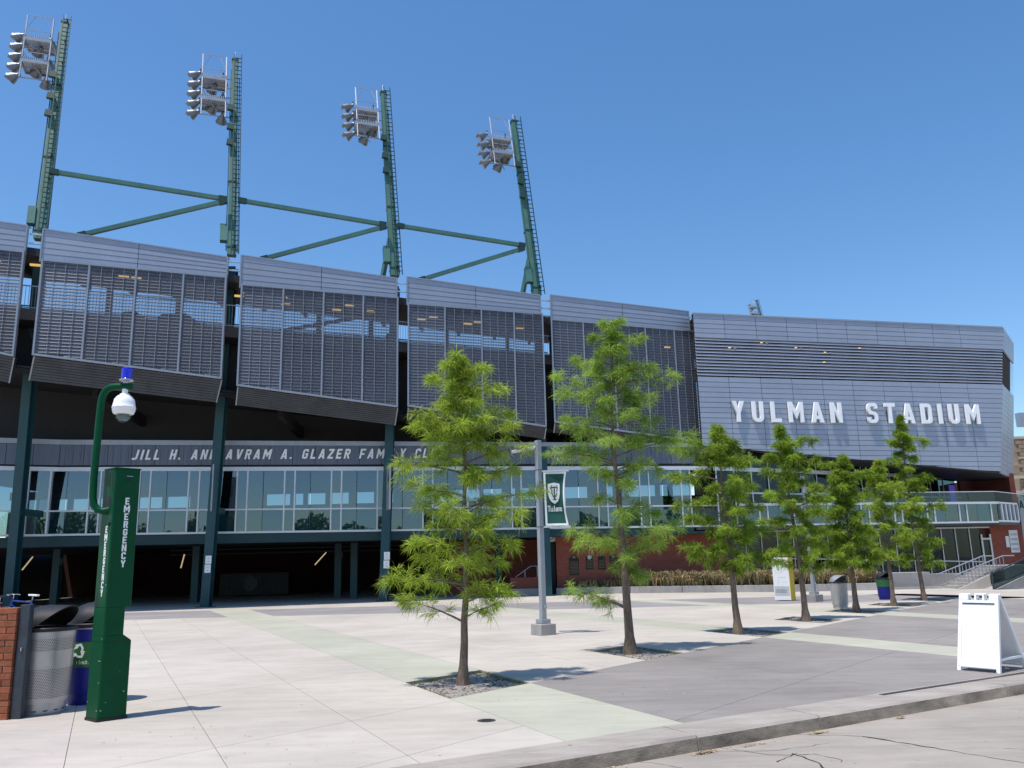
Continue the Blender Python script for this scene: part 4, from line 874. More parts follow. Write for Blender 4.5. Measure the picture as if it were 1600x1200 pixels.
# ================================================================== FLOODLIGHT MASTS
DM = Vector((-.0855, .1675, .98215)); UM = Vector((.9497, .3131, 0)); BK = Vector((-.3131, .9497, 0))
def make_mast(name, foot, L_, rows, label, ncol=3, group='floodlight masts over the stadium stand'):
    foot = Vector(foot); t = thing(name, label, 'floodlight mast', foot, group)
    at = lambda s, u=0, b=0: foot+DM*s+UM*u+BK*b
    up = tuple(BK)
    mb = MB()
    n = 10
    for i in range(n):                                              # tapered box mast with splice plates
        s0, s1 = L_*i/n, L_*(i+1)/n-.004; w0, w1 = .42-.13*i/n, .42-.13*(i+1)/n
        q0 = [at(s0, a*w0/2, b*w0/2) for a, b in ((-1, -1), (1, -1), (1, 1), (-1, 1))]; q1 = [at(s1, a*w1/2, b*w1/2) for a, b in ((-1, -1), (1, -1), (1, 1), (-1, 1))]
        mb.add(q0+q1, [(3, 2, 1, 0), (4, 5, 6, 7), (0, 1, 5, 4), (1, 2, 6, 5), (2, 3, 7, 6), (3, 0, 4, 7)])
    mast = mb.build('mast', M['mast'], t)
    mb = MB()
    for s in (.35, L_*.34, L_*.67, L_*.985): mb.bar(at(s), at(s+.08), .46-.12*s/L_, None, up)
    mb.build('splice_plate', M['mastdark'], mast)
    mb = MB().bar(at(L_), at(L_+.45), .03); mb.build('lightning_rod', M['galv'], mast)
    # ladder with rest brackets and cable guides
    lu, lb = .15, -.36
    lad = MB(); lad.bar(at(.0, lu-.17, lb), at(L_+.1, lu-.17, lb), .045, .03, up); lad.bar(at(0, lu+.17, lb), at(L_+.1, lu+.17, lb), .045, .03, up); lad = lad.build('ladder', M['mastdark'], t)
    s = .2
    while s < L_:
        MB().bar(at(s, lu-.17, lb), at(s, lu+.17, lb), .034).build('rung', M['mastdark'], lad); s += .27
    mb = MB(); s = .5
    while s < L_:
        mb.bar(at(s, .12, -.1), at(s, lu, lb), .05); s += 1.35
    mb.build('ladder_bracket', M['mastdark'], lad, kind='stuff')
    mb = MB(); mb.bar(at(.2, -.26, -.16), at(L_*.93, -.19, -.16), .035); mb.bar(at(.2, .27, .05), at(L_*.9, .22, .05), .03); mb.build('cable_run', M['mastdark'], mast)
    mb = MB().bar(at(.7, -.38, -.12), at(1.6, -.38, -.12), .32, .3, up); mb.build('switch_box', M['mast'], t)
    for s in (L_*.52, L_*.60, L_*.70): MB().bar(at(s, -.2, -.3), at(s+.32, -.16, -.3), .30, .16, up).build('junction_box', M['mastdark'], t)
    # rack: cross bars, uprights, two grated walkways with rails
    H = rows*.62; top = L_-1.25; Wd = 1.72
    rk = MB(); zz = lambda k: top-.62*k
    for k in range(rows): rk.bar(at(zz(k), -.1, .25), at(zz(k), -Wd-.25, .25), .055)
    rk.bar(at(top+1.0, -Wd+.15, -.35), at(top-.62*(rows-.4), -Wd+.15, -.35), .045); rk.bar(at(top+1.0, -.42, -.35), at(top-.62*(rows-.4), -.42, -.35), .05)
    rk.bar(at(top+1.0, -Wd+.15, -.35), at(top+1.0, -.42, -.35), .035); rk.bar(at(top+1.0, -Wd+.55, -.35), at(top+.1, -Wd+.15, -.35), .025); rk.bar(at(top+1.0, -.75, -.35), at(top+.1, -.42, -.35), .025)
    rk.bar(at(top-1.3, -Wd+.15, -.35), at(top-2.2, -Wd+.9, .25), .035)
    rack = rk.build('rack_frame', M['galv'], t)
    for k in ((.75, 2.95) if rows > 4 else (.7, 2.2)):
        s = top-.62*k
        p = [at(s, -Wd+.1, -.35), at(s, -.42, -.35), at(s-.02, -.42, .75), at(s-.02, -Wd+.1, .75)]; z0 = Vector((0, 0, .0))
        mb = MB().prism(p, (0, 0, .03)); pl = mb.build('walkway', M['grate'], rack)
        mb = MB()
        for a, b in ((0, 1), (1, 2), (2, 3), (3, 0)): mb.bar(p[a], p[b], .06, .14)
        mb.bar((p[0]+p[1])/2, (p[2]+p[3])/2, .05)
        for f in np.linspace(.02, .98, 14): q = p[0].lerp(p[1], f); mb.bar(q+Vector((0, 0, .02)), q+Vector((0, 0, .22)), .035)
        q0, q1 = p[0]+DM*.55, p[1]+DM*.55; mb.bar(q0, q1, .03); mb.bar(p[3]+DM*.5, p[2]+DM*.5, .03); mb.build('walkway_frame', M['galv'], rack)
    # lamp heads
    def head(c, aim, sc=1.0):
        aim = aim.normalized()
        mb = MB().lathe([(0, -.42), (.075, -.42), (.09, -.30), (.13, -.26), (.20, -.12), (.275, .05), (.295, .09), (.285, .10), (.25, .03), (.17, -.10), (0, -.2)], c, 18, aim)
        h = mb.build('floodlight', [M['lampback']], t, smooth=True)
        mb = MB().lathe([(0, .055), (.27, .055), (.275, .085), (0, .088)], c, 18, aim); mb.build('lens', M['lampface'], h)
        mb = MB(); mb.prism([c+aim*.06+Vector((0, 0, .20))+aim.cross(Vector((0, 0, 1))).normalized()*.2*sg for sg in (-1, 1)]+[c+aim*.32+Vector((0, 0, .12))+aim.cross(Vector((0, 0, 1))).normalized()*.16*sg for sg in (1, -1)], (0, 0, .02)); mb.build('visor', M['galv'], h)
        mb = MB().bar(c-aim*.38, c-aim*.38+Vector((0, 0, .2)), .06); mb.build('bracket', M['mastdark'], h)
    for k in range(rows):
        for j in range(ncol):
            if j == 0: head(at(zz(k)-.12, -Wd-.30, .22), -UM*.85+BK*.35+Vector((0, 0, -.42)))
            elif j == 1 and k % 2 == 1: head(at(zz(k)-.12, -1.12, .52), BK*.8-UM*.5+Vector((0, 0, -.5)))
            elif j == 2 and k % 2 == 0: head(at(zz(k)-.12, -.62, .5), BK*.9-UM*.1+Vector((0, 0, -.5)))
    return t
mlab = ['leftmost leaning green floodlight mast, its lamp rack cut close to the top left of the sky', 'green floodlight mast rising straight above the emergency phone side of the second gap in the screens',
        'third green floodlight mast from the left, standing between the middle bays of louvred screens', 'rightmost of the tall green floodlight masts, leaning left above the bay behind the tallest tree']
ML = [12.77, 12.0, 11.7, 11.5]
mlab[0] = 'leftmost leaning green floodlight mast, rising above the far left bay of screens'
mlab[1] = 'second green floodlight mast from the left, rising behind the blue beacon of the emergency phone'
masts = [make_mast('floodlight_mast', MF[i], ML[i], 5 if i < 2 else 4, mlab[i]) for i in range(4)]
BR = [((-20.70, 34.76, 19.46), (-13.5, 37.15, 19.0)), ((-12.95, 37.32, 19.02), (-6.2, 39.56, 18.52)), ((-5.65, 39.74, 18.55), (.85, 41.88, 18.13))]
DG = [((-19.4, 35.2, 16.5), (-13.5, 37.15, 18.92)), ((-11.9, 37.68, 16.1), (-6.2, 39.56, 18.44)), ((-4.6, 40.08, 15.7), (.8, 41.86, 17.98))]
for i in range(3):
    for nm, (a, b) in (('tie_beam', BR[i]), ('diagonal_brace', DG[i])):
        mb = MB().bar(a, b, .19, .19); o = mb.build(nm, M['mast'], masts[i])
        a, b = Vector(a), Vector(b); d = (b-a).normalized(); MB().bar(a-d*.02, a+d*.35, .24, .24).build('end_plate', M['mastdark'], o); MB().bar(b-d*.35, b+d*.02, .24, .24).build('end_plate', M['mastdark'], o)
for i in (2, 3):
    f = Vector(MF[i]); s = 2.75; a = f+DM*s-BK*0; b = f+Vector((-.85, 1.0, -.1)); MB().bar(a, b, .2, .2).build('back_brace', M['mast'], masts[i])
far = make_mast('floodlight_mast', (0, 0, 0), 11.5, 5, 'distant floodlight rack just showing above the roof of the lettered wall', 2, group='floodlight masts over the stadium stand')
far.location = (48.7, 152, 38.6); far.rotation_euler = (0, 0, R(8))

# ================================================================== TREES
def tubes(mb, pts, r0, r1, n=7):
    mb.tube(pts, [lin(r0, r1, i/(len(pts)-1)) for i in range(len(pts))], n)
def make_tree(base, trunk, tips, r0, label, blade=(.15, .010), dens=1.0, mat='leaf', seed=1, extra=14, low=1.25):
    rg = random.Random(seed); nr = np.random.default_rng(seed); bx, by = base
    t = thing('bald_cypress', label, 'tree', (bx, by, -.045), 'young bald cypress trees in a row')
    TP = [Vector((bx, by, -.06))]+[Vector((bx+dx, by+rg.uniform(-.03, .03), z)) for dx, z in trunk]
    # refine trunk
    P = []
    for a, b in zip(TP[:-1], TP[1:]):
        n = max(2, int((b-a).length/.28))
        for k in range(n): q = a.lerp(b, k/n); P.append(q+Vector((rg.uniform(-.008, .008), rg.uniform(-.008, .008), 0)) if len(P) else q)
    P.append(TP[-1]); htop = P[-1].z
    rad = [max(.012, r0*(1-.93*(max(0,p.z)/htop)**.9)) * (1+.9*math.exp(-max(0, p.z)/.10)*.75) for p in P]
    mb = MB(); mb.tube(P, rad, 12); mb.build('trunk', M['bark'], t, smooth=True)
    def on_trunk(z):
        z = max(.3, min(htop-.05, z))
        for a, b in zip(P[:-1], P[1:]):
            if a.z <= z <= b.z: return a.lerp(b, (z-a.z)/max(1e-5, b.z-a.z))
        return P[-1]
    br = []
    for dx, z in tips:
        br.append((Vector((bx+dx, by+rg.uniform(-.55, .55)*min(1, abs(dx)+.15), z)), rg.uniform(.05, .35)))
    lens = lambda z: np.interp(z, sorted(q[1] for q in tips), [abs(q[0]) for q in sorted(tips, key=lambda q: q[1])])
    for k in range(extra):
        z = low+(htop-.35-low)*((k+.5)/extra); a = k*2.4+rg.uniform(-.4, .4); l = max(.18, .80*min(lens(z)+.12, 1.15)*rg.uniform(.75, 1.1)*(1.05-.55*max(0, (z/htop-.55)/.45)))
        dx, dy = math.cos(a)*l*.8, math.sin(a)*l; br.append((Vector((bx+dx, by+dy, z)), rg.uniform(.0, .3)))
    for k in range(8):                                              # short leaders tapering to the top
        u = k/8; z = htop-(.06+.20*htop*u*.9); a = k*2.4+1; l = .05+.30*u; br.append((on_trunk(z)+Vector((math.cos(a)*l, math.sin(a)*l, .05)), .5))
    br.append((P[-1]+Vector((.02, 0, .0)), .25))
    limb = MB(); C = []; Dn = []
    for tip, rise in br:
        l = (Vector((tip.x, tip.y, 0))-Vector((bx, by, 0))).length
        st = on_trunk(tip.z-l*rise-.05) if l > .12 else on_trunk(tip.z-.45)
        mid = st.lerp(tip, .5)+Vector((rg.uniform(-.05, .05), rg.uniform(-.05, .05), .10*l))
        Q = []
        for k in range(9):
            u = k/8; Q.append(st*(1-u)**2+mid*2*u*(1-u)+tip*u*u)
        ll = (tip-st).length; rb = min(.022, .008+.011*ll)
        tubes(limb, Q, rb, .003, 5)
        # side twigs with tufts
        nt = int((6+12.5*ll)*dens)
        for k in range(nt):
            u = 1-(rg.random()**1.35)*.80; b = Q[min(7, int(u*8))].lerp(Q[min(8, int(u*8)+1)], u*8-int(u*8)); d = (Q[min(8, int(u*8)+1)]-Q[max(0, int(u*8)-1)]).normalized()
            sd_ = Vector((rg.gauss(0, 1), rg.gauss(0, 1), rg.gauss(.12, .5))).normalized(); dd = (d*.7+sd_*.85).normalized()
            L2 = rg.uniform(.07, .26)*(1.15-.5*u)*min(1.2, .55+ll*.6); e = b+dd*L2+Vector((0, 0, -.03))
            if rg.random() < .55: limb.tube([b, b.lerp(e, .5)+Vector((0, 0, .015)), e], [.0035, .003, .0015], 4, False)
            if b.z > htop-.35: L2 *= .45; e = b+dd*L2
            for w_ in (.4, .72, 1.0):
                C.append(tuple(b.lerp(e, w_))); Dn.append(tuple((dd*.8+Vector((0, 0, .12))).normalized()))
        C.append(tuple(tip)); Dn.append(tuple(d))
    limb.fixn = False; limb.build('limbs', M['twig'], t)
    C = np.array(C); Dn = np.array(Dn); nb = 13
    n = len(C); c = np.repeat(C, nb, 0)+nr.normal(0, .012, (n*nb, 3)); d = np.repeat(Dn, nb, 0)
    rv = nr.normal(0, 1, (n*nb, 3)); rv[:, 2] = rv[:, 2]*.62-.12; rv /= np.linalg.norm(rv, axis=1)[:, None]
    dr = d*.75+rv*.95; dr /= np.linalg.norm(dr, axis=1)[:, None]
    ln = blade[0]*nr.uniform(.45, 1.15, (n*nb, 1)); sv = np.cross(dr, nr.normal(0, 1, (n*nb, 3))); sv /= np.linalg.norm(sv, axis=1)[:, None]
    wd = blade[1]*nr.uniform(.6, 1.2, (n*nb, 1)); mid = c+dr*ln*.5; mid[:, 2] += .006; end = c+dr*ln; end[:, 2] -= ln[:, 0]*.22
    V = np.stack([c, mid+sv*wd*.5, end, mid-sv*wd*.5], 1).reshape(-1, 3); F = np.arange(len(V)).reshape(-1, 4)
    o = fastmesh('crown', V, F, M[mat], t)
    return t, len(F)
T1 = [(-.98, 1.44), (-.81, 1.12), (.64, 1.22), (.45, 1.05), (-.71, 1.94), (-.62, 1.76), (.75, 1.91), (.51, 1.64), (-.94, 3.1), (-.76, 2.84), (-.57, 2.5), (1.1, 2.65), (.85, 2.37), (.95, 3.33), (.78, 3.09), (-.59, 3.86), (-.6, 3.64), (.84, 3.62), (.7, 3.92), (.61, 4.27), (-.4, 4.45), (-.28, 4.23), (.37, 4.53), (-.05, 4.79), (-.17, 4.6), (-.43, 3.46), (.3, 2.9), (-.3, 3.3), (.35, 3.75), (-.2, 4.0), (.2, 4.2), (-.35, 2.2), (.4, 2.3), (.05, 3.9), (.0, 3.5), (.15, 3.0)]
T2 = [(-.16, 6.26), (.17, 6.28), (-.4, 5.93), (.44, 5.84), (-.72, 5.57), (.67, 5.33), (-1.16, 5.13), (1.13, 5.07), (-1.1, 4.77), (-.94, 4.41), (.7, 4.31), (1.37, 4.0), (1.01, 3.84), (-1.31, 3.66), (-.5, 3.3), (.73, 3.39), (-1.03, 2.19), (-.86, 1.95), (1.11, 2.26), (.64, 1.91), (-.98, 1.11), (-.6, .95), (.14, 1.42), (-.84, 3.76), (.39, 3.85), (-1.01, 4.14), (.56, 4.73), (.62, 2.51), (-.5, 5.2), (.3, 5.3), (-.3, 5.6), (.1, 5.7), (-.6, 4.8), (.2, 4.9), (-.4, 4.5), (.1, 5.1), (-.2, 5.0), (.6, 4.6)]
T3 = [(-.12, 4.61), (-.67, 4.3), (.3, 4.27), (-1.05, 4.15), (.56, 3.82), (-1.24, 3.49), (.67, 3.29), (-1.17, 2.83), (.69, 2.78), (-.94, 2.53), (.86, 2.2), (-.98, 1.88), (.75, 1.7), (-.85, 1.67), (.08, 1.5), (.89, 1.63), (-.5, 3.9), (.2, 3.9), (-.4, 3.2), (.3, 3.0), (-.4, 2.2), (.4, 2.1), (-.3, 1.9)]
T4 = [(-.24, 5.07), (-.63, 4.26), (.54, 4.67), (-.74, 3.91), (.58, 4.14), (-.8, 3.22), (.82, 3.1), (-.78, 2.54), (.65, 2.26), (-.67, 1.78), (.7, 1.92), (-.3, 4.6), (.2, 4.3), (-.3, 3.5), (.3, 3.6), (-.2, 2.8), (.3, 2.7)]
T5 = [(.11, 4.52), (-.46, 4.33), (.58, 4.02), (-.82, 3.66), (.9, 3.43), (-.99, 2.9), (.86, 2.29), (-1.1, 1.77), (.68, 1.55), (-.57, 1.39), (-.3, 3.9), (.3, 3.6), (-.5, 2.9), (.5, 2.8), (0, 3.2), (-.4, 2.1), (.4, 2.0), (-.8, 2.3)]
T6 = [(.01, 4.63), (-.39, 4.26), (.84, 3.8), (-.51, 3.2), (1.08, 3.16), (-.71, 2.37), (.95, 2.12), (-.6, 1.54), (.4, 3.5), (-.2, 3.0), (.4, 2.6)]
T7 = [(-.07, 6.52), (-.55, 5.65), (.62, 5.62), (-.64, 4.94), (.69, 4.32), (-.66, 3.78), (.9, 3.28), (-.71, 2.4), (1.08, 2.02), (-.59, 1.5), (.52, 1.25), (-.2, 5.9), (.2, 5.8), (-.3, 5.2), (.3, 5.0), (-.3, 4.4), (.3, 4.0), (-.2, 3.2), (.4, 2.8), (.3, 5.4)]
TRK = [[(.07, 1.71), (.05, 2.49), (.07, 3.18), (.06, 3.84), (-.02, 4.72)], [(-.03, 1.58), (-.08, 3.01), (-.13, 3.87), (-.12, 4.75), (-.01, 6.2)], [(-.02, 1.5), (-.11, 2.8), (-.12, 4.55)], [(-.03, 1.6), (-.15, 3.2), (-.24, 5.0)], [(.0, 1.5), (.03, 3.0), (.08, 4.45)], [(-.02, 1.5), (-.03, 3), (0, 4.55)], [(-.05, 1.6), (-.12, 3.5), (-.07, 6.45)]]
TL_ = ['young bald cypress nearest the street, in the big gravel pit between green paving bands', 'tall young bald cypress behind the grey lamp post banner, second in the row', 'bald cypress in front of the dry planting and the end of the brick wall', 'slim bald cypress just right of the white and yellow map sign', 'bushy bald cypress right beside the far grey litter bin', 'thin bald cypress partly hiding the blue and green recycling bin', 'tall narrow bald cypress at the far end of the row, nearest the stair']
tri = 0
for i, (tp, rr0, bl, dn, mt, ex) in enumerate([(T1, .062, (.20, .0100), .88, 'leaf', 20), (T2, .088, (.20, .0100), .88, 'leaf3', 28), (T3, .085, (.20, .014), 1.0, 'leaf2', 22), (T4, .085, (.20, .016), 1.0, 'leaf2', 24), (T5, .085, (.21, .018), 1.1, 'leaf2', 34), (T6, .075, (.20, .02), .85, 'leaf', 18), (T7, .08, (.20, .021), .85, 'leaf2', 34)]):
    _, k = make_tree(TREES[i], TRK[i], tp, rr0, TL_[i], bl, dn, mt, 20+i, ex); tri += k
print('leaf quads', tri)

# trees across the street behind the viewer: they show in the club glass
def back_trees():
    nr = np.random.default_rng(5); V = []
    for k in range(11):
        x = -42+k*8.5+nr.uniform(-2, 2); y = -30+nr.uniform(-5, 3); h = nr.uniform(6.5, 9.5); r = nr.uniform(3.4, 5)
        n = 2200; p = nr.normal(0, 1, (n, 3)); p /= np.linalg.norm(p, axis=1)[:, None]; p *= (nr.random((n, 1))**.4); p = p*np.array([r, r, h*.36])+np.array([x, y, h*.64])
        for q in p:
            a = nr.normal(0, .22, (3, 3)); V += [q+a[0], q+a[1], q+a[2]]
    V = np.array(V); fastmesh('far_trees', V, np.arange(len(V)).reshape(-1, 3), M['backleaf'], None, 'stuff')
back_trees()

# ================================================================== EMERGENCY PHONE
C_ = Vector((-4.745, 9.89, 0)); e1 = Vector((-.77, .638, 0)); e2 = Vector((.50, .866, 0))
e1.normalize(); e2 = Vector((e1.y, -e1.x, 0)); 
t = thing('emergency_phone', 'tall dark green emergency phone tower with blue beacon and white camera on its arm', 'emergency phone', (C_.x, C_.y, 0))
def sec(s1, s2, ch=.022, o1=0, o2=0):
    """rounded square section from the front corner along both faces"""
    p = [(o1, ch+o2), (o1+.007, .007+o2), (ch+o1, o2), (s2-ch*.6, o2), (s2, o2+ch*.6), (s2, s1-ch*.6), (s2-ch*.6, s1), (o1+ch*.6, s1), (o1, s1-ch*.6)]
    return [C_+e2*a+e1*b for a, b in p]
def vprism(mb, poly, z0, z1, top=None):
    n = len(poly); top = top or poly; mb.add([(p.x, p.y, z0) for p in poly]+[(p.x, p.y, z1) for p in top], [tuple(range(n))[::-1], tuple(range(n, 2*n))]+[(i, (i+1) % n, (i+1) % n+n, i+n) for i in range(n)]); return mb
S1, S2 = .30, .335
mb = MB(); vprism(mb, sec(S1, S2), .03, .86); vprism(mb, sec(S1-.002, S2-.001), .861, .93, sec(S1-.002, S2-.095)); vprism(mb, sec(S1-.001, S2-.10), .931, 1.245); vprism(mb, sec(S1, S2-.03), 1.246, 2.855)
body = mb.build('tower_body', M['tower'], t, bevel=.004)
mb = MB(); vprism(mb, sec(S1+.01, S2+.012, .022, -.008, -.008), 0, .03); mb.build('base_plate', M['rubber'], t)
mb = MB(); vprism(mb, sec(S1+.008, S2-.022, .022, -.006, -.006), 2.855, 2.868); mb.build('top_cap', M['tower'], t)
n1 = -e2; n2 = -e1                                                  # outward normals of the left and the main face
z3 = Vector((0, 0, 1))
letters('EMERGENCY', C_+e2*.165+z3*(2.43), e2, n2, .082, .0015, M['print'], body, vertical=1.115, sx=1.15, joined='lettering', t=.2, emb=.001)
letters('EMERGENCY', C_+e1*.125+z3*(2.10), -e1, n1, .082, .0015, M['print'], body, vertical=1.115, sx=1.15, joined='lettering', t=.2, emb=.001)
def onface(face, s, z, w_, h, d, mat, name, par):
    ax, nn = (e2, n2) if face == 2 else (e1, n1); p = C_+ax*s+z3*z-nn*.002
    mb = MB().prism([p-ax*w_/2-z3*h/2, p+ax*w_/2-z3*h/2, p+ax*w_/2+z3*h/2, p-ax*w_/2+z3*h/2], nn*(d+.002)); return mb.build(name, M[mat], par)
for k in range(3): onface(2, .175, 2.70+.035*k, .075, .006, .003, 'palegrey' if k == 2 else 'rubber', 'vent_slot', body)
onface(1, .045, .66, .05, .035, .003, 'rubber', 'key_slot', body); onface(1, .045, .655, .052, .008, .006, 'galv', 'key_lip', body)
onface(1, .07, 2.72, .03, .25, .002, 'rubber', 'recess_shade', body); onface(1, .17, 2.44, .18, .18, .002, 'rubber', 'recess_shade', body)  # thin dark plates, the shade of the recesses laid on the face
for k in range(9): onface(1, .19, 2.66+.02*k, .12, .008, .004, 'rubber', 'louvre', body)
onface(1, .06, 2.20, .03, .04, .02, 'rubber', 'latch', body)
onface(1, .24, 1.33, .04, .16, .002, 'rubber', 'data_label', body)
onface(2, .165, .86, .30, .004, .0012, 'rubber', 'seam', body); onface(2, .165, 1.62, .004, 0, .0012, 'rubber', 'seam', body) if False else None
onface(2, .030, 1.95, .0025, 1.30, .0010, 'rubber', 'seam', body); onface(2, .285, 1.95, .0025, 1.30, .0010, 'rubber', 'seam', body)
for s, z, w_, h_ in ((.22, .52, .015, .002), (.08, .20, .01, .005)): onface(2, s, z, w_, h_, .0008, 'galv', 'scratch', body)
for f, s, z in ((1, .03, .42), (1, .03, .90), (1, .03, 1.5), (1, .27, .2), (2, .28, .3), (2, .03, .12), (1, .03, .12)): onface(f, s, z, .012, .012, .004, 'galv', 'screw', body)
arm = MB().tube([(-4.80, 9.99, 2.375), (-4.90, 9.98, 2.355), (-4.965, 9.97, 2.375), (-5.012, 9.965, 2.43), (-5.032, 9.96, 2.53), (-5.036, 9.955, 2.73), (-5.022, 9.95, 3.45), (-5.017, 9.95, 3.66), (-5.003, 9.95, 3.76), (-4.968, 9.95, 3.825), (-4.92, 9.95, 3.856), (-4.85, 9.95, 3.866), (-4.66, 9.95, 3.862)], .043, 14).build('arm', M['tower'], t, smooth=True)
bc = Vector((-4.728, 9.95, 0))
mb = MB().lathe([(0, 3.90), (.032, 3.90), (.032, 3.935), (.082, 3.935), (.082, 3.948), (0, 3.948)], bc, 24); bb = mb.build('beacon_base', M['galv'], t, smooth=True, sharp=30)
pr = [(0, 3.949), (.062, 3.949), (.066, 3.955)]
for k in range(7): pr += [(.061, 3.962+.017*k), (.063, 3.968+.017*k), (.061, 3.975+.017*k)]
pr += [(.06, 4.085), (.054, 4.095), (0, 4.097)]
MB().lathe(pr, bc, 24).build('beacon_lens', M['bluelens'], bb, smooth=True)
cc = Vector((-4.735, 9.95, 0))
mb = MB().lathe([(0, 3.83), (.034, 3.83), (.034, 3.775), (.055, 3.77), (.06, 3.755), (.085, 3.74), (.115, 3.70), (.124, 3.655), (.132, 3.61), (.136, 3.605), (.136, 3.592), (.132, 3.586), (.130, 3.56), (.116, 3.525), (.101, 3.517), (0, 3.515)], cc, 32); cam_h = mb.build('camera_housing', M['whiteplastic'], t, smooth=True, sharp=35)
MB().lathe([(.097, 3.516)]+[(.097*math.cos(a), 3.516-.100*math.sin(a)) for a in np.linspace(.05, 1.57, 10)], cc, 28).build('camera_dome', M['glass_clear'], cam_h, smooth=True)
MB().lathe([(0, 3.514), (.07, 3.514), (.075, 3.48), (.05, 3.445), (0, 3.44)], cc, 20).build('camera_lens', M['lampback'], cam_h, smooth=True)

# ================================================================== LEFT BRICK WALL AND POST
wx, wy = -5.945, 10.2
bw = thing('brick_wall', 'orange red brick wall stub at the left edge beside the steel litter bin', 'wall', (wx, wy, 0))
MB().box((wx-.76, wy+.17, .62), (1.50, .30, 1.26)).build('mortar_core', M['mortar'], bw)
bl, bh, bd = .203, .0655, .10
for r in range(17):
    x = wx; first = True
    while x > wx-1.5:
        l = bl if not (first and r % 2) else bl*.5; first = False
        x0 = max(x-l, wx-1.5); mb = MB().box(((x0+x)/2+random.uniform(-.002, .002), wy+.05+random.uniform(-.003, .003), .033+r*.0745), (x-x0, bd, bh), random.uniform(-.006, .006)); mb.build('brick', M['redbrick'], bw, bevel=.004); x -= l+.010
gp = thing('steel_post', 'dark slate steel box post closing the end of the brick wall', 'post', (wx+.075, wy+.2, 0))
MB().box((wx+.075, wy+.08, .645), (.12, .09, 1.29)).build('post_box', M['slate'], gp, bevel=.006); MB().box((wx+.08, wy+.03, .78), (.012, .03, .04)).build('bolt', M['galv'], gp)

# ================================================================== BINS
def hood(mb, z0, s, c, yaw, open_=1):
    """barrel hood, closed at one end, with a slanted arched mouth at the other"""
    ca, sa = math.cos(yaw), math.sin(yaw); na, nt = 16, 20; g = []
    for sh in (0, .014):
        for j in range(nt+1):
            th = math.pi*j/nt; ae = .02+.30*math.sin(th)**.8
            for i in range(na+1):
                a = -.322+(ae+.322)*i/na
                wv = (.322-sh)*math.sqrt(max(0, 1-(a/.326)**2)) if a < 0 else (.322-sh)*(1-.30*a); h = (.262-sh)*(max(0, 1-(a/.33)**2)**.5 if a < 0 else 1.0-.12*a)
                x = a*s; y = -wv*math.cos(th)*s; z = h*math.sin(th)*s; g.append((c[0]+x*ca-y*sa, c[1]+x*sa+y*ca, z0+z))
    n = (na+1)*(nt+1); fs = []
    for o, fl in ((0, 0), (n, 1)):
        for j in range(nt):
            for i in range(na):
                q = (o+j*(na+1)+i, o+j*(na+1)+i+1, o+(j+1)*(na+1)+i+1, o+(j+1)*(na+1)+i); fs.append(q if not fl else q[::-1])
    for j in range(nt): a, b = j*(na+1)+na, (j+1)*(na+1)+na; fs.append((a, a+n, b+n, b))
    mb.add(g, fs)
def litter_bin(name, label, c, s, kind, yaw, group=None, perf=True):
    t = thing(name, label, 'bin', (c[0], c[1], 0), group); S = lambda l: [(r*s, z*s) for r, z in l]
    base = MB().lathe(S([(0, 0), (.268, 0), (.27, .02), (.27, .125), (0, .125)]), (c[0], c[1], .003), 40).build('base_ring', M['bin'] if kind == 'steel' else M['bluebin'], t, smooth=True)
    for k in range(14): a = k*.449; MB().box((c[0]+.2705*s*math.cos(a), c[1]+.2705*s*math.sin(a), .045*s), (.006*s, .05*s, .012*s), a).build('drain_slot', M['rubber'], base) if s > .9 else None
    body = MB().lathe(S([(.262, .126), (.290, .13), (.293, .15), (.296, .165), (.318, .915), (.322, .93), (.322, .955), (.30, .956)]), (c[0], c[1], 0), 56).build('bin_body', M['bin'] if kind == 'steel' else M['bluebin'], t, smooth=True)
    MB().lathe(S([(.28, .956), (.332, .957), (.336, .97), (.336, .995), (.328, 1.003), (0, 1.004)]), (c[0], c[1], 0), 48).build('lid_rim', M['rubber'], t, smooth=True, sharp=30)
    mb = MB(); hood(mb, 1.004*s, s, c, yaw); mb.build('hood', M['rubber'] if s > .9 or kind != 'steel' else M['bin'], t, smooth=True, sharp=50)
    MB().lathe(S([(0, 1.0045), (.17, 1.0045), (.17, 1.007), (0, 1.007)]), (c[0], c[1], 0), 24).build('bin_mouth', M['black'], t)
    return t, body
# the steel one has bands punched with small holes: each hole a flat black spot for its dark inside
cx, cy = -5.83, 10.70
tb, body = litter_bin('litter_bin', 'brushed steel perforated litter bin with black hood beside the brick wall', (cx, cy), 1.0, 'steel', R(-8))
mb = MB(); mb.fixn = False; vs = []; fs = []
rad = lambda z: .296+(.318-.296)*(z-.165)/.75
for z0, z1 in ((.20, .52), (.745, .875)):
    z = z0; row = 0
    while z <= z1:
        n = 96; r = rad(z)+.0006
        for k in range(n):
            a = 2*math.pi*(k+.5*(row % 2))/n
            if math.sin(a) > .35: continue
            o = len(vs)
            for q in range(6): b = q*math.pi/3; aa = a+.0058*math.cos(b)/r; vs.append((cx+r*math.cos(aa), cy+r*math.sin(aa), z+.0058*math.sin(b)))
            fs.append(tuple(o+q for q in range(6)))
        z += .0175; row += 1
mb.add(vs, fs); mb.build('perforations', M['black'], body, kind='stuff')
for z in (.185, .535, .73, .89): MB().lathe([(rad(z)-.004, z-.006), (rad(z)+.0022, z-.004), (rad(z)+.0022, z+.004), (rad(z)-.004, z+.006)], (cx, cy, 0), 56).build('band', M['galv'], body, smooth=True)
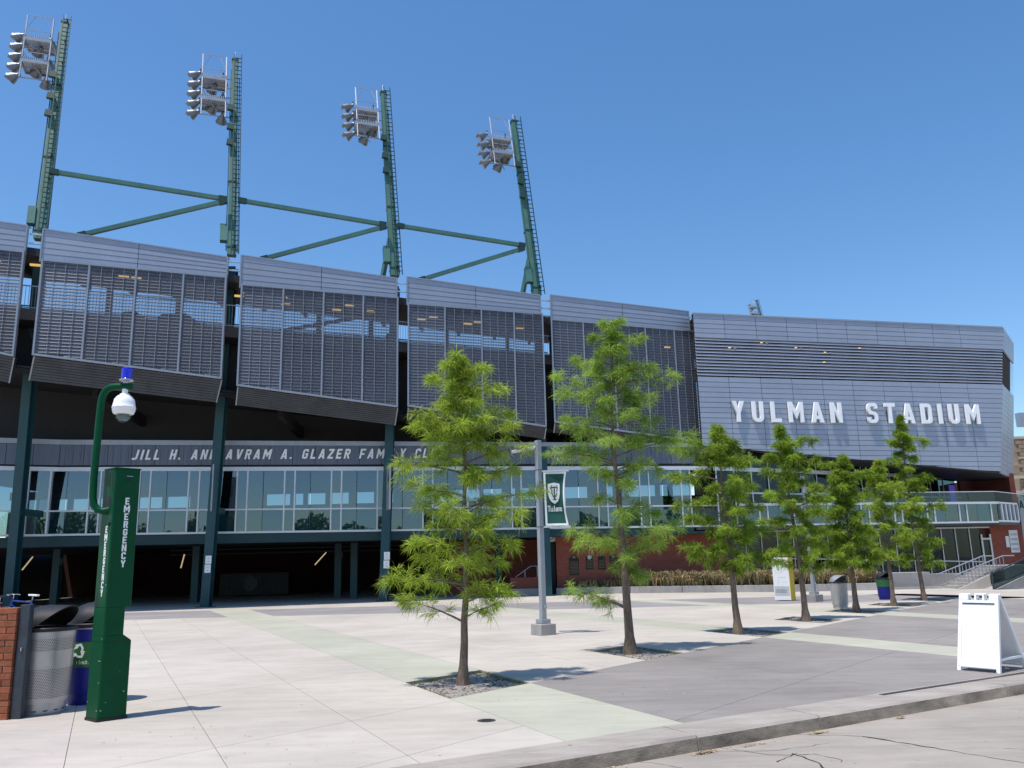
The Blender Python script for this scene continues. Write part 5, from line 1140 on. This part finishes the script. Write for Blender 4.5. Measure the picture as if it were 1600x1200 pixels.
# recycling bin behind it
rx, ry = -5.60, 11.42
tr_, rbody = litter_bin('recycling_bin', 'blue recycling bin with green label half hidden behind the steel bin and the phone tower', (rx, ry), 1.0, 'blue', R(-8))
def curved(polys, r, zc, a0, mat, par, name, sc=1.0, c=None):
    c = c or (rx, ry); mb = MB(); mb.fixn = False
    for p in polys:
        # split wide polygons so that they follow the curve
        mb.add([(c[0]+r*math.cos(a0+u*sc/r), c[1]+r*math.sin(a0+u*sc/r), zc+v*sc) for u, v in p], [tuple(range(len(p)))])
    return mb.build(name, M[mat], par)
A0 = R(-97)
lab = curved([[(-.35+.05*k, -.155), (-.30+.05*k, -.155), (-.30+.05*k, .155), (-.35+.05*k, .155)] for k in range(14)], .3185, .62, A0, 'greenlabel', rbody, 'label')
sym = []
for k in range(3):
    a = 2.094*k+math.pi/2; rot = lambda u, v: (u*math.cos(a)-v*math.sin(a), u*math.sin(a)+v*math.cos(a)+.045)
    for p in strip([(-.052, .052), (-.012, .085), (.03, .062), (.052, .024)], .026): sym.append([rot(*q) for q in p])
    sym.append([rot(.025, .02), rot(.085, .045), rot(.07, -.02)])
curved(sym, .3195, .62, A0, 'print', rbody, 'recycling_symbol')
x = 0; tx = []
for ch in 'r back.':
    if ch == ' ': x += .3; continue
    p, wd = glyph(ch, .14, .5) if ch != '.' else glyph('.', .14); tx += [[(u+x, v) for u, v in q] for q in p]; x += wd+.12
curved([[((u-x*.5)*.048+.07, v*.048-.115) for u, v in q] for q in tx], .3197, .62, A0, 'print', rbody, 'label_text')
MB().lathe([(.322, .93), (.326, .932), (.326, .95), (.322, .952)], (rx, ry, 0), 48).build('collar', M['bin'], rbody, smooth=True)
# far pair by the tree row
b3, _ = litter_bin('litter_bin', 'far grey steel litter bin between the fourth and fifth trees of the row', (10.03, 26.75), .80, 'steel', R(-60))
b4, b4b = litter_bin('recycling_bin', 'far recycling bin with green band over blue, beside a thin tree', (13.3, 31.1), .76, 'blue', R(-60))
MB().lathe([(.305*.76, .60*.76), (.3215*.76, .60*.76), (.3255*.76, .93*.76), (.31*.76, .93*.76)], (13.3, 31.1, 0), 40).build('label', M['greenlabel'], b4b, smooth=True)

# ================================================================== LAMP POSTS AND BANNER
def lamp_post(loc, label, rz, first):
    t = thing('lamp_post', label, 'lamp post', (loc[0], loc[1], 0), 'square grey lamp posts on concrete blocks'); x, y = loc
    MB().box((x, y, .12), (.42, .42, .255), rz).build('concrete_block', M['block'], t, bevel=.012)
    MB().box((x, y, .30), (.25, .25, .10), rz).build('base_cover', M['pole'], t, bevel=.01)
    MB().box((x, y, 2.42), (.125, .125, 4.14), rz).build('post', M['pole'], t, bevel=.01)
    for z in (3.78, 2.44): MB().box((x, y, z), (.137, .137, .012), rz).build('band', M['rubber'], t)
    mb = MB().prism([(x-.06, y-.11, 4.30), (x-.06, y+.11, 4.30), (x-.64, y+.11, 4.20), (x-.64, y-.11, 4.20)], (0, 0, .05)); hd = mb.build('lamp_head', M['alum'], t, bevel=.01)
    MB().box((x-.12, y, 4.38), (.22, .1, .12)).build('lamp_arm', M['pole'], t)
    MB().lathe([(0, 0), (.04, 0), (.04, .03), (0, .04)], (x+.05, y-.06, .62), 14, (.5, -.86, 0)).build('hand_hole', M['galv'], t)
    return t
lp = lamp_post((.585, 19.86), 'square grey lamp post carrying the dark green banner, on a concrete block', R(33), True)
lp2 = lamp_post((10.70, 30.95), 'square grey lamp post further back behind the map sign, on a concrete block', R(33), False)
bn = thing('banner', 'dark green hanging banner with white shield and lettering on the lamp post', 'banner', (.96, 19.78, 3.1))
by = 19.80
X = lambda u, v: (.69+.02*(1-v)+u*.545+ -.075*max(0, u-.55)*math.sin(max(0, min(1, (v+.0)*1.0))*math.pi)*2.2*(1 if u > .55 else 0), by+.05*math.sin(u*3.0)*math.sin(v*3)-.03*math.sin(v*9+u*4)*u, 2.46+v*1.26-.0*u)
def cloth(u0, u1, v0, v1, off, mat, name, par, nu=10, nv=24):
    vs = []; 
    for j in range(nv+1):
        for i in range(nu+1):
            x, y, z = X(lin(u0, u1, i/nu), lin(v0, v1, j/nv)); vs.append((x, y-off, z))
    mb = MB(); mb.fixn = False; mb.add(vs, [(j*(nu+1)+i, j*(nu+1)+i+1, (j+1)*(nu+1)+i+1, (j+1)*(nu+1)+i) for j in range(nv) for i in range(nu)]); return mb.build(name, M[mat], par, smooth=True)
bnc = cloth(0, 1, 0, 1, 0, 'banner', 'banner_cloth', bn)
for a in ((0, .085, 0, 1), (.915, 1, 0, 1), (.085, .915, .965, 1), (.085, .915, 0, .04)): cloth(*a, .0035, 'print', 'border', bnc, 4, 24)
for z in (3.745, 2.435): MB().bar((.66, by+.01, z), (1.30, by+.01, z), .035).build('banner_arm', M['alum'], bn)
def cflat(polys, off, mat, name):
    mb = MB(); mb.fixn = False
    for p in polys: mb.add([(lambda q: (q[0], q[1]-off, q[2]))(X(u, v)) for u, v in p], [tuple(range(len(p)))])
    return mb.build(name, M[mat], bnc)
sh = [(.17, .775), (.33, .79), (.445, .80), (.56, .79), (.72, .775), (.72, .58), (.68, .51), (.60, .45), (.445, .40), (.29, .45), (.21, .51), (.17, .58)]
cen = (.445, .62)
cflat([[cen, sh[i], sh[(i+1) % len(sh)]] for i in range(len(sh))], .016, 'print', 'shield')
mono = strip([(.27, .70), (.445, .715), (.62, .70)], .022)+strip([(.445, .71), (.445, .49)], .05)+strip([(.335, .69), (.335, .60), (.39, .545), (.50, .545), (.555, .60), (.555, .69)], .03)+strip([(.38, .485), (.51, .485)], .02)+strip([(.265, .715), (.285, .66)], .02)+strip([(.625, .715), (.605, .66)], .02)+[[(.30, .725), (.36, .725), (.35, .75), (.31, .745)], [(.53, .725), (.59, .725), (.58, .745), (.54, .75)]]
for k, p in enumerate(mono): pass
mb = MB(); mb.fixn = False
for k, p in enumerate(mono): mb.add([(lambda q: (q[0], q[1]-.028-.0003*k, q[2]))(X(u, v)) for u, v in p], [tuple(range(len(p)))])
mb.build('monogram', M['banner'], bnc)
x = 0; tx = []
for ch in 'Tulane':
    p, wd = glyph(ch, .125, .58)
    if ch == 'T': p = p+[[(.12, 0), (.215, 0), (.215, .06), (.12, .06)], [(.365, 0), (.46, 0), (.46, .06), (.365, .06)], [(0, .72), (.06, .72), (.06, .82), (0, .82)], [(.52, .72), (.58, .72), (.58, .82), (.52, .82)]]
    tx += [[(u+x, v) for u, v in q] for q in p]; x += wd+(.02 if ch == 'T' else .09)
k = .70/x
mb = MB(); mb.fixn = False
for i, p in enumerate(tx): mb.add([(lambda q: (q[0], q[1]-.016-.00008*i, q[2]))(X(.12+u*k, .265+v*.105)) for u, v in p], [tuple(range(len(p)))])
mb.build('banner_text', M['print'], bnc)

# ================================================================== MAP SIGN, A-FRAME BOARD
wx_, wy_ = 9.98, 32.05; rz = R(-38)
ws = thing('map_sign', 'white map sign slab with a yellow edge standing between the trees', 'sign', (wx_, wy_, 0))
def loc_(dx, dy): return (wx_+dx*math.cos(rz)-dy*math.sin(rz), wy_+dx*math.sin(rz)+dy*math.cos(rz))
x, y = loc_(0, 0); MB().box((x, y, .80), (.62, .44, 1.54), rz).build('panel', M['white'], ws, bevel=.006)
x, y = loc_(.318, 0); MB().box((x, y, .795), (.016, .45, 1.56), rz).build('edge_panel', M['yellow'], ws)
for dx, dz, w_, h_, m in ((-.08, 1.22, .09, .24, 'lime'), (.19, 1.30, .04, .15, 'palegrey'), (0, .36, .56, .34, 'palegrey'), (-.08, 1.22, .0, 0, 'x')):
    if m == 'x':
        for q in ((-.2, 1.2, .012, .36), (.03, 1.2, .012, .36), (-.085, 1.38, .22, .012), (-.085, 1.02, .22, .012), (.05, .85, .3, .012), (-.1, .7, .012, .2), (.1, .68, .2, .012)): x, y = loc_(q[0], -.2205); MB().box((x, y, q[1]), (q[2], .004, q[3]), rz).build('print_line', M['palegrey'], ws)
    else: x, y = loc_(dx, -.2212); MB().box((x, y, dz), (w_, .004, h_), rz).build('print_block', M[m], ws)
for k in range(4): x, y = loc_(-.02, -.2236); MB().box((x, y, .30+.035*k), (.4, .003, .008), rz).build('print_line', M['rubber'], ws)

af = thing('a_frame_board', 'blank white plastic A-frame sidewalk board by the kerb at the right', 'sign', (6.4, 12.2, 0))
P0 = Vector((6.215, 12.43, 0)); P1 = Vector((6.56, 11.955, 0)); wdir = (P1-P0).normalized(); nin = Vector((.80, .60, 0)); nin = (nin-wdir*nin.dot(wdir)).normalized(); W_ = (P1-P0).length; H_ = 1.06
def leaf(base, lean, name):
    """one moulded leaf: face panel in a raised border, feet, notched top with a handle"""
    up = (nin*lean+Vector((0, 0, H_))); L3 = up.length; upn = up/L3; nf = wdir.cross(upn).normalized(); nf = nf if nf.dot(nin)*(1 if lean > 0 else -1) < 0 else -nf
    f = lambda u, v: base+wdir*(u*W_*(1-.07*v)+.035*W_*v)+upn*(v*L3)
    mb = MB()
    def q(u0, v0, u1, v1, th, off=0): mb.prism([f(u0, v0)+nf*off, f(u1, v0)+nf*off, f(u1, v1)+nf*off, f(u0, v1)+nf*off], -nf*th)
    q(.09, .045, .91, .88, .022, -.010)                              # recessed face
    q(0, .0, .0895, .985, .05); q(.9105, .0, 1, .985, .05); q(.09, .05, .91, .075, .045); q(.09, .865, .91, .90, .045)
    q(.09, .901, .235, .985, .045); q(.765, .901, .91, .985, .045); q(.40, .901, .445, .97, .045); q(.60, .901, .645, .97, .045); q(.40, .971, .645, .99, .045)
    o = mb.build(name, M['whiteplastic'], af, bevel=.005)
    mb = MB(); mb.prism([f(.10, .862)+nf*.0005, f(.90, .862)+nf*.0005, f(.90, .854)+nf*.0005, f(.10, .854)+nf*.0005], -nf*.01); mb.build('groove', M['rubber'], o)
    for u, v in ((.05, .45), (.95, .44), (.05, .06), (.93, .02), (.06, .92), (.95, .93)): MB().lathe([(0, 0), (.008, 0), (.007, .004), (0, .005)], f(u, v), 10, nf).build('rivet', M['palegrey'], o)
    return o
leaf(P0, .30, 'front_leaf'); leaf(P0+nin*.86, -.50, 'back_leaf')
a = P0+nin*.12+Vector((0, 0, .30)); b = P0+nin*.70+Vector((0, 0, .30))
for k in (.03, .97): mb = MB().bar(P0+wdir*W_*k+nin*.07+Vector((0, 0, .17)), P0+wdir*W_*k+nin*.77+Vector((0, 0, .17)), .02, .03); mb.build('brace', M['whiteplastic'], af)

# ================================================================== PLANTER, PLANTING, STAIR, RAMP
pl = thing('planter', 'low pale concrete planter kerb running below the brick wall', 'planter', (7, 41.5, 0))
pp = [(1.95, 42.75), (3.4, 42.7), (5.6, 42.36), (8.0, 41.5), (10.2, 40.45), (12.4, 39.55), (14.6, 39.25), (16.9, 39.1)]
for (xa, ya), (xb, yb) in zip(pp[:-1], pp[1:]):
    h0 = .33; d = Vector((xb-xa, yb-ya, 0)).normalized(); nn = Vector((-d.y, d.x, 0))*.2; a = Vector((xa, ya, -.01))+d*.01; b = Vector((xb, yb, -.01))-d*.01
    MB().prism([a, b, b+nn, a+nn], (0, 0, h0)).build('kerb_block', M['block'], pl, bevel=.01)
bedp = [(2.42, 43.4), (2.42, 42.96)]+[(x, y+.21) for x, y in pp[1:]]+[(16.9, 42), (11.25, 42.6), (11.0, 44.2)]
MB().prism([(x, y, -.005) for x, y in bedp[1:]+[(2.42, 43.4)]], (0, 0, .22)).build('planter_soil', M['mulch'], pl)
nr = np.random.default_rng(9); V = []; n_ = 0
for k in range(620):
    f = nr.random(); x = 2.6+f*14.2; yk = float(np.interp(x, [p[0] for p in pp], [p[1] for p in pp])); y = yk+.3+nr.random()*(.85 if x < 9 else 1.5); 
    hgt = (.5 if x < 5 else .85)*nr.uniform(.6, 1.15)
    for b in range(22):
        a = nr.uniform(0, 6.28); l = hgt*nr.uniform(.6, 1.15); le = nr.uniform(.15, .75); dx, dy = math.cos(a), math.sin(a); w_ = .02
        p0 = np.array([x+dx*.04, y+dy*.04, .2]); p1 = p0+np.array([dx*le*l*.45, dy*le*l*.45, l*.75]); p2 = p0+np.array([dx*le*l, dy*le*l, l*(.95-.45*le)]); s = np.array([-dy, dx, 0])*w_
        V += [p0-s, p0+s, p1+s, p1-s, p1-s, p1+s, p2+s*.2, p2-s*.2]
V = np.array(V); fastmesh('liriope_planting', V, np.arange(len(V)).reshape(-1, 4), M['grassblade'], None, 'stuff')
# plaques on the brick
for (x0, z0, x1, z1, lab, big) in ((2.69, .90, 3.22, 1.80, 'largest bronze plaque, arched top, on the brick wall', 1), (3.55, 1.17, 3.96, 1.85, 'bronze plaque with pale oval badge on the brick wall', 0), (4.19, 1.15, 4.59, 1.84, 'plain bronze plaque of text lines between two others', 2), (4.79, 1.14, 5.22, 1.86, 'rightmost bronze plaque on the brick wall, behind the second tree', 3)):
    y0 = K(x0, 1.5); y1 = K(x1, 1.5); t = thing('plaque', lab, 'plaque', ((x0+x1)/2, (y0+y1)/2, z0), 'bronze plaques on the brick wall')
    F5 = lambda q, d=0: K(q, 1.5+d)
    mb = MB(); wallplate(mb, F5, x0, x1, z0, z0, z1, z1, -.04, .045)
    if big == 1: mb.lathe([(0, 0), (.13, 0), (.13, .04), (0, .04)], ((x0+x1)/2, K((x0+x1)/2, 1.5)+.0, z1+.02), 20, (.15, -1, 0))
    pq = mb.build('plate', M['bronze'], t)
    mb = MB(); wallplate(mb, F5, x0-.02, x1+.02, z0-.02, z0-.02, z1+.02, z1+.02, -.02, .018); mb.build('rim', M['bronzelight'], pq)
    xm = (x0+x1)/2
    if big != 2: MB().lathe([(0, 0), (.09 if big else .11, 0), (.06, .02), (0, .02)], (xm, K(xm, 1.45), z1-.06 if big != 1 else z1+.03), 16, (.15, -1, 0)).build('badge', M['palegrey'] if big == 0 else M['bronzelight'], pq)
    k = 0; z = z1-.22
    while z > z0+.1: mb = MB(); wallplate(mb, F5, x0+.05, x1-.05, z-.008, z-.008, z+.008, z+.008, -.044, .006); mb.build('text_line', M['bronzelight'], pq); z -= .07
def plate_sign(x0, x1, F, z0, z1, d, lab, marks, group=None):
    t = thing('wall_sign', lab, 'sign', ((x0+x1)/2, F((x0+x1)/2, d), z0), group); mb = MB(); wallplate(mb, F, x0, x1, z0, z0, z1, z1, d, .02); p = mb.build('plate', M['print'], t)
    for a, b, c, e, m in marks: mb = MB(); wallplate(mb, F, lin(x0, x1, a), lin(x0, x1, c), lin(z0, z1, b), lin(z0, z1, b), lin(z0, z1, e), lin(z0, z1, e), d-.003, .004); mb.build('mark', M[m], p)
    return t, p
t, p = plate_sign(1.72, 2.05, K, 2.62, 2.95, 1.72, 'small white stairs pictogram sign high beside the teal column', [])
for k in range(4): MB().bar((1.78+.055*k, K(1.8, 1.71), 2.68+.055*k), (1.78+.055*(k+1), K(1.8, 1.71), 2.68+.055*(k+1)), .03).build('mark', M['ink'], p)
for i, (x0, z0, dw) in enumerate(((-13.93, 1.5, 'second'), (-6.17, 1.5, 'third'))):
    yy = 38.05 if i == 0 else 39.62
    t = thing('column_sign', ['pair of small white notices on the column right of the emergency phone', 'pair of small white notices on the column left of the nearest tree'][i], 'sign', (x0, yy, z0), 'white notices on the columns')
    for k in range(2):
        p = MB().box((x0+.14-.02*(1-k), yy-.02*k, z0+.18+.39*k), (.27, .015, .36)).build('plate', M['print'], t)
        for a in (-.08, .06): MB().box((x0+.14-.02*(1-k), yy-.02*k-.009, z0+.18+.39*k+a), (.07, .004, .05)).build('mark', M['palegrey'], p)
for i, (x, y) in enumerate(((-13.62, 37.6), (-5.98, 39.3))):
    t = thing('gate_sign', ['narrow grey gate number blade seen edge on, on the column right of the emergency phone', 'grey gate number blade on the column left of the nearest tree'][i], 'sign', (x, y, 4.2), 'gate number blades on the columns')
    a = Vector((x, y, 4.15)); d = Vector((.36, -.93, 0)).normalized() if i == 0 else Vector((.30, -.95, 0)).normalized(); nn = Vector((-d.y, d.x, 0)); nn = -nn if nn.y > 0 else nn
    mb = MB().prism([a, a+d*.95, a+d*.95+Vector((0, 0, 2.05)), a+Vector((0, 0, 2.05))], nn*.05); p = mb.build('blade', M['pole'], t)
    for s in (-1, 1):
        o = a+d*(.72 if s > 0 else .23)+nn*(.05 if s > 0 else 0)+Vector((0, 0, 1.05)); ux = -d if s > 0 else d
        for dz in (0, .245): letters('O', o+Vector((0, 0, dz)), ux, nn*s, .30, .004, M['ink'], p, 'number', sx=1.5, joined='number', t=.18)
# left side stair by the column
ss = thing('side_stair', 'short brick sided stair with steel handrail left of the lamp post', 'stairs', (.4, 43, 0))
MB().box((.62, 43.25, .43), (1.9, .3, .88)).build('brick_side', M['brick'], ss); MB().box((.75, 42.75, .16), (1.9, .2, .34)).build('kerb_block', M['block'], ss)
mb = MB()
for k in range(5): mb.box((-.1+.3*k+.5, 44.1, .085+.17*k), (.3, 1.3, .17)) 
mb.build('steps', M['block'], ss)
mb = MB(); mb.tube([(-.05, 43.2, .9), (.72, 43.2, 1.42), (1.2, 43.2, 1.42)], .022, 8); mb.tube([(.42, 43.2, .86), (.42, 43.2, 1.21)], .018, 6); mb.tube([(1.05, 43.2, .86), (1.05, 43.2, 1.42)], .018, 6); mb.build('handrail', M['galv'], ss)
# low walls at the right
lw = thing('low_wall', 'pale concrete low wall between the far trees and the stair', 'wall', (18.2, 40.2, 0))
MB().box((18.35, 40.4, .36), (1.9, .9, .74)).build('wall_block', M['block'], lw, bevel=.01); MB().box((20.2, 41.5, .30), (2.4, .4, .62)).build('wall_block', M['block'], lw, bevel=.01)
MB().box((19.0, 39.2, .04), (6.2, .14, .12), R(-4)).build('edge_kerb', M['block'], lw); MB().box((19.2, 39.75, .02), (5.5, .9, .06)).build('mulch_bed', M['mulch'], lw)
st = thing('staircase', 'straight stair with pale cheek wall and steel balustrade at the right end', 'stairs', (20.2, 38, 0))
MB().prism([(19.45, 37.75, -.01), (20.86, 37.75, -.01), (20.86, 37.75, .60), (19.45, 37.75, .03)], (0, .18, 0)).build('cheek_wall', M['light'], st)
for k in range(7): MB().box((19.75+.28*k, 38.75, .07+.14*k), (.285, 1.6, .14)).build('step', M['block'], st)
MB().box((23.0, 38.9, .49), (2.8, 2.2, .98)).build('landing', M['block'], st)
for yy in (37.84, 39.5):
    a = Vector((19.47, yy, .64)); b = Vector((21.6, yy, 1.40)); mb = MB(); mb.tube([a+Vector((-.12, 0, -.02)), a, b, b+Vector((.5, 0, .0))], .024, 8); mb.tube([a-Vector((0, 0, .52)), b-Vector((0, 0, .52))], .016, 6); hr = mb.build('handrail', M['galv'], st, smooth=True)
    for k in range(14): p = a.lerp(b, k/13); MB().bar(p-Vector((0, 0, .62 if k % 4 == 0 else .52)), p, .026).build('baluster', M['galv'], hr)
rm = thing('ramp', 'ramp with dark glass side, grey rail and pale concrete wall at the right edge', 'ramp', (21.5, 36.8, 0))
MB().prism([(20.6, 36.8, -.01), (26, 36.8, -.01), (26, 36.8, 2.3), (20.6, 36.8, .03)], (0, .2, 0)).build('ramp_wall', M['block'], rm)
MB().prism([(20.55, 37.1, -.01), (27, 37.1, -.01), (27, 37.1, 2.0), (20.55, 37.1, .01)], (0, 1.2, 0)).build('ramp_slab', M['block'], rm)
MB().prism([(20.5, 36.9, .62), (26.5, 36.9, 3.0), (26.5, 36.9, 2.2), (20.5, 36.9, .0)], (0, .015, 0)).build('ramp_glass', M['glass_dark'], rm)
mb = MB(); mb.bar((20.5, 36.9, .68), (26.5, 36.9, 3.1), .05); mb.bar((20.5, 36.75, .10), (26.5, 36.75, 2.45), .07); mb.bar((20.47, 36.9, 0), (20.47, 36.9, .7), .05); mb.build('ramp_rail', M['slate'], rm)
bs = thing('blade_sign', 'pale upright sign blade with a dark letter past the end of the balcony', 'sign', (28.75, 47.9, 0))
bl_ = MB().box((28.80, 47.9, 2.3), (.30, .08, 4.6)).build('blade', M['pole'], bs); letters('A', (28.67, 47.86, 3.95), (1, 0, 0), (0, -1, 0), .45, .004, M['ink'], bl_, sx=.9)
# notices on the brick pier
t, p = plate_sign(28.12, 28.66, GP, 1.5, 2.75, -.10, 'large pale blue notice board on the brick pier at the right end', [(.1, .1+.22*k, .9, .2+.22*k, 'palegrey') for k in range(4)])
t, p = plate_sign(27.86, 28.08, GP, 1.8, 2.42, -.10, 'small white notice left of the large one on the brick pier', [])
# stone building beyond
sb = thing('stone_building', 'tan stone building beyond the stadium at the right edge', 'building', (44, 66, 0))
M['stonewall'] = brickmat('tan_stone_wall', (.40, .30, .21), (.27, .19, .125), (.30, .25, .20), .62, .26)
wl = MB().box((44.5, 66, 4.88), (14.0, 8, 9.76)).build('wall', M['stonewall'], sb)
MB().box((44.5, 66, 9.85), (14.2, 8.2, .18)).build('coping', M['stonelight'], sb)
for x, z in ((37.95, 8.65), (40.4, 8.65), (43, 8.65), (40.2, 5), (43, 5)): w_ = MB().box((x, 61.98, z), (.45, .06, .5)).build('window', M['black'], sb); MB().box((x, 61.97, z-.32), (.65, .12, .12)).build('sill', M['stonelight'], w_)
for z in (6.9, 5.8): MB().box((37.7, 61.9, z), (1.3, .24, .22)).build('ledge', M['stonelight'], sb)
rs = random.Random(4)
for r in range(33):
    x = 37.5+(r % 2)*.2
    while x < 39.4:
        l = rs.uniform(.35, .8); MB().box((x+l/2, 61.99-rs.uniform(0, .02), .2+.29*r), (l-.03, .1, .26)).build('stone', M['stone'], wl); x += l
gr = thing('pavilion', 'low pavilion with green tiled roof at the far right edge', 'building', (38, 57, 0))
MB().box((39.5, 57.5, 1.1), (8, 4, 2.2)).build('wall', M['stonelight'], gr); MB().prism([(35.2, 55.1, 2.2), (44, 55.1, 2.2), (44, 57.5, 3.9), (36, 57.5, 3.9)], (0, 0, .1)).build('roof', M['roofgreen'], gr)
for k in range(22): MB().bar((35.4+.4*k, 55.1, 2.33), (35.9+.385*k, 57.5, 4.03), .05).build('roof_rib', M['roofgreen'], gr)
sbx = thing('scoreboard', 'grey board corner hanging over the stone building at the right edge', 'scoreboard', (39.5, 60.5, 10.4))
MB().box((39.3, 60.4, 10.95), (4.6, .5, 1.0)).build('panel', M['siding'], sbx); MB().box((40.4, 60.6, 5.3), (.4, .3, 10.4)).build('post', M['steel'], sbx)

# ================================================================== BICYCLES
def bicycle(x, y, label, mat, d=1, lift=0):
    t = thing('bicycle', label, 'bicycle', (x, y, 0), 'bicycles parked behind the bins'); V3 = lambda a, z, b=0: Vector((x+a*d, y+b, z))
    for a in (-.52, .52):
        w_ = MB(); w_.tube([V3(a+.33*math.cos(k*math.pi/12), .35+.33*math.sin(k*math.pi/12)) for k in range(25)], .018, 6, False); w_ = w_.build('wheel', M['rubber'], t)
        mb = MB()
        for k in range(10): mb.bar(V3(a, .35), V3(a+.32*math.cos(k*.628), .35+.32*math.sin(k*.628)), .005)
        mb.build('spokes', M['galv'], w_)
    mb = MB()
    for p, q in (((-.52, .35), (-.15, .32)), ((-.15, .32), (-.28, .86)), ((-.52, .35), (-.26, .80)), ((-.26, .80), (.33, .86)), ((.33, .74), (-.15, .32)), ((.30, .92), (.52, .35))): mb.tube([V3(*p), V3(*q)], .019, 8)
    mb.build('frame', M[mat], t, smooth=True)
    MB().tube([V3(-.28, .86), V3(-.30, .97)], .014, 6).build('seat_post', M['galv'], t)
    MB().prism([V3(-.46, .97, -.08), V3(-.46, .97, .08), V3(-.16, .99, .03), V3(-.16, .99, -.03)], (0, 0, .05)).build('saddle', M['whiteplastic' if mat == 'bike' else 'rubber'], t, bevel=.01)
    MB().tube([V3(.30, .92), V3(.29, 1.03), V3(.36, 1.05), V3(.36, 1.04, .25), V3(.27, 1.02, .30)], .014, 6).build('handlebar', M['galv'], t); MB().tube([V3(.29, 1.03), V3(.36, 1.05), V3(.36, 1.04, -.25), V3(.27, 1.02, -.30)], .014, 6).build('handlebar', M['galv'], t)
bicycle(-15.12, 26.2, 'blue bicycle with pale saddle parked behind the steel litter bin', 'bike', -1)
bicycle(-15.75, 25.6, 'red bicycle parked behind the brick wall at the left edge', 'bikered', -1)
